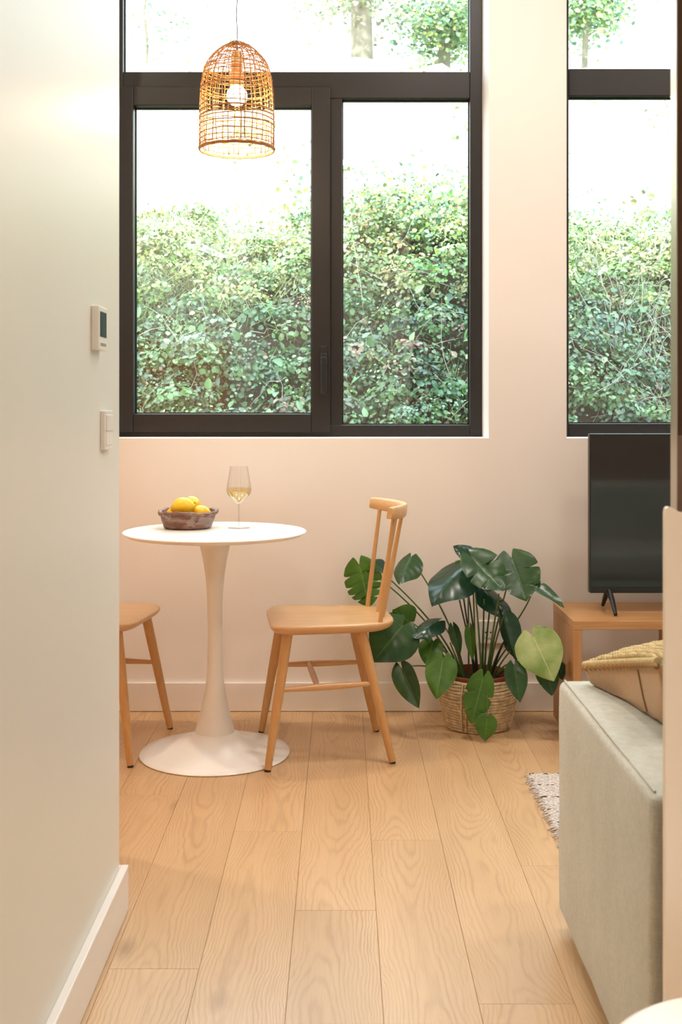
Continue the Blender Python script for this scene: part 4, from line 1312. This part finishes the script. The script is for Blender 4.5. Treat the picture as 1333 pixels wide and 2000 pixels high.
# grass blades
BL_V = np.array([(-.035, 0, 0), (.035, 0, 0), (.028, .45, .05), (-.028, .45, .05), (.0, 1.0, -.12), (.0, 1.0, -.12)], dtype=np.float64)
BL_V[5, 0] = 0.004
BL_F = [(0, 1, 2, 3), (3, 2, 5, 4)]
n1 = 40000
p_ = bank_points(n1, 6.0, 7.6, (0.0, 0.12))
cl = np.exp(-((p_[:, 0] + 1.15) / .55) ** 2) * np.exp(-((p_[:, 2] - 1.85) / .38) ** 2) + 0.22 * (np.sin(p_[:, 0] * 3.1 + p_[:, 2] * 5) > 0.3)
p_ = p_[rng.random(n1) < np.clip(cl, .03, 1)]; n_ = len(p_)
nr = np.stack([rng.normal(0, .6, n_), rng.normal(-.9, .3, n_), rng.normal(.35, .3, n_)], 1)
scatter('grass_blades', p_ - OB, nr, rng.normal(PI, 0.9, n_), rng.uniform(.08, .20, n_), tones(n_, [(.28, .42, .14), (.40, .50, .22), (.20, .36, .12), (.62, .58, .40)]), BL_V, BL_F, MT['grass'], bank, wid=rng.uniform(.14, .34, n_))['kind'] = 'stuff'
# dry twigs
vs, fs = [], []
for i in range(760):
    if i < 560:
        x_ = rng.uniform(1.5, 3.9); y_ = rng.uniform(6.2, 7.5)
    else:
        x_ = rng.uniform(-2.4, 3.6); y_ = rng.uniform(6.0, 7.6)
    p0 = Vector((x_, y_ - .08, float(hz(np.array(x_), np.array(y_))) + 0.03))
    d0 = Vector((rng.normal(0, .5), rng.normal(-.15, .2), rng.normal(.45, .35))).normalized()
    L_ = rng.uniform(.15, .6)
    pts = [p0 + d0 * (L_ * q / 5) + Vector((rng.normal(0, .012), rng.normal(0, .012), rng.normal(0, .012) - .10 * L_ * (q / 5) ** 2)) - Vector(OB) for q in range(6)]
    tube_data(pts, [.0024 - .0003 * q for q in range(6)], 4, vs, fs)
o = from_data('dry_twigs', vs, fs, simple('dry_twig_bark', (.72, .66, .58), .85, var=.2, nscale=20), bank, smooth=True); o['kind'] = 'stuff'
# the largest single leaves, nearest the glass
bigV = np.array([(0, 0, 0), (.20, -.06, .03), (.38, .12, .06), (.42, .34, .06), (.28, .66, .02), (0, 1.0, -.10), (-.28, .66, .02), (-.42, .34, .06), (-.38, .12, .06), (-.20, -.06, .03), (0, .35, -.02)], dtype=np.float64)
bigF = [(10, i, (i + 1) % 10) for i in range(10)]
protos = []
for q in range(6):
    me_o = scatter('large_leaf', np.zeros((1, 3)), np.array([[0, 0, 1.0]]), np.zeros(1), np.ones(1), tones(1, [(.22, .40, .17), (.16, .34, .16), (.30, .48, .2)], .12), bigV, bigF, MT['foliage'])
    protos.append(me_o.data); bpy.data.objects.remove(me_o)
p_ = bank_points(280, 5.85, 6.75, (0.10, 0.24))
nrs = up_normals(280, .45)
for i in range(280):
    o = bpy.data.objects.new('large_leaf', protos[i % 6]); COL.objects.link(o); o.parent = bank
    z_ = Vector(nrs[i]).normalized()
    q_ = z_.to_track_quat('Z', 'Y')
    o.rotation_mode = 'QUATERNION'
    o.rotation_quaternion = q_ @ Euler((0, 0, rng.uniform(0, 6.28))).to_quaternion()
    s_ = rng.uniform(.045, .07); o.scale = (s_, s_, s_)
    o.location = Vector(p_[i]) - Vector(OB)

# trees on the terrace
def tree(x, y, r, h_, crown, label, lean=0.0):
    z0 = float(hz(np.array(x), np.array(y))) - 0.1
    t_ = empty('tree', (x, y, z0))
    tag(t_, label, 'tree', 'trees above the bank')
    tube('trunk', [(lean * q / 6 * 1.2 + rng.normal(0, .02), rng.normal(0, .02), h_ * q / 6) for q in range(7)], [r * (1.25 - .7 * q / 6) for q in range(7)], MT['bark'], t_, 12)
    for b_ in range(5):
        a = rng.uniform(0, 6.28); hh = h_ * rng.uniform(.35, .8)
        tube('branch', [(lean * hh / h_, 0, hh), (lean + .5 * math.cos(a), .5 * math.sin(a), hh + .35), (lean + .8 * math.cos(a), .8 * math.sin(a), hh + .5)], [r * .45, r * .28, r * .12], MT['bark'], t_, 7)
    n_ = crown[3]
    d_ = np.clip(rng.normal(0, 1, (n_, 3)), -2.5, 2.5) * np.array(crown[4])
    pos = np.array(crown[:3]) + d_
    o = scatter('foliage', pos, up_normals(n_), rng.uniform(-3, 3, n_), rng.uniform(.035, .075, n_), tones(n_, crown[5] if len(crown) > 5 else GREENS + YEL[:2]), LEAF_V, LEAF_F, MT['foliage'], t_)
    o['kind'] = 'stuff'
OLIVE = [(.22, .22, .12), (.30, .27, .18), (.16, .20, .10), (.26, .32, .14)]
tree(0.20, 12.3, 0.10, 4.0, (-.05, 0, .85, 1500, (.42, .4, .16), OLIVE), 'grey-trunked sparse tree above the bank, seen in the top of the left window', .05)
tree(1.18, 12.9, 0.06, 4.0, (0.05, 0, .74, 4200, (.27, .4, .16)), 'leafy yellow-green tree above the bank, beside the white pillar')
tree(2.68, 12.6, 0.03, 4.0, (0.02, 0, .90, 3000, (.22, .4, .13)), 'leafy tree above the bank, seen in the top of the right window')
tree(-2.1, 12.4, 0.015, 2.2, (0.0, 0, .60, 320, (.35, .3, .18)), 'thin young tree above the bank at the far left of the window')
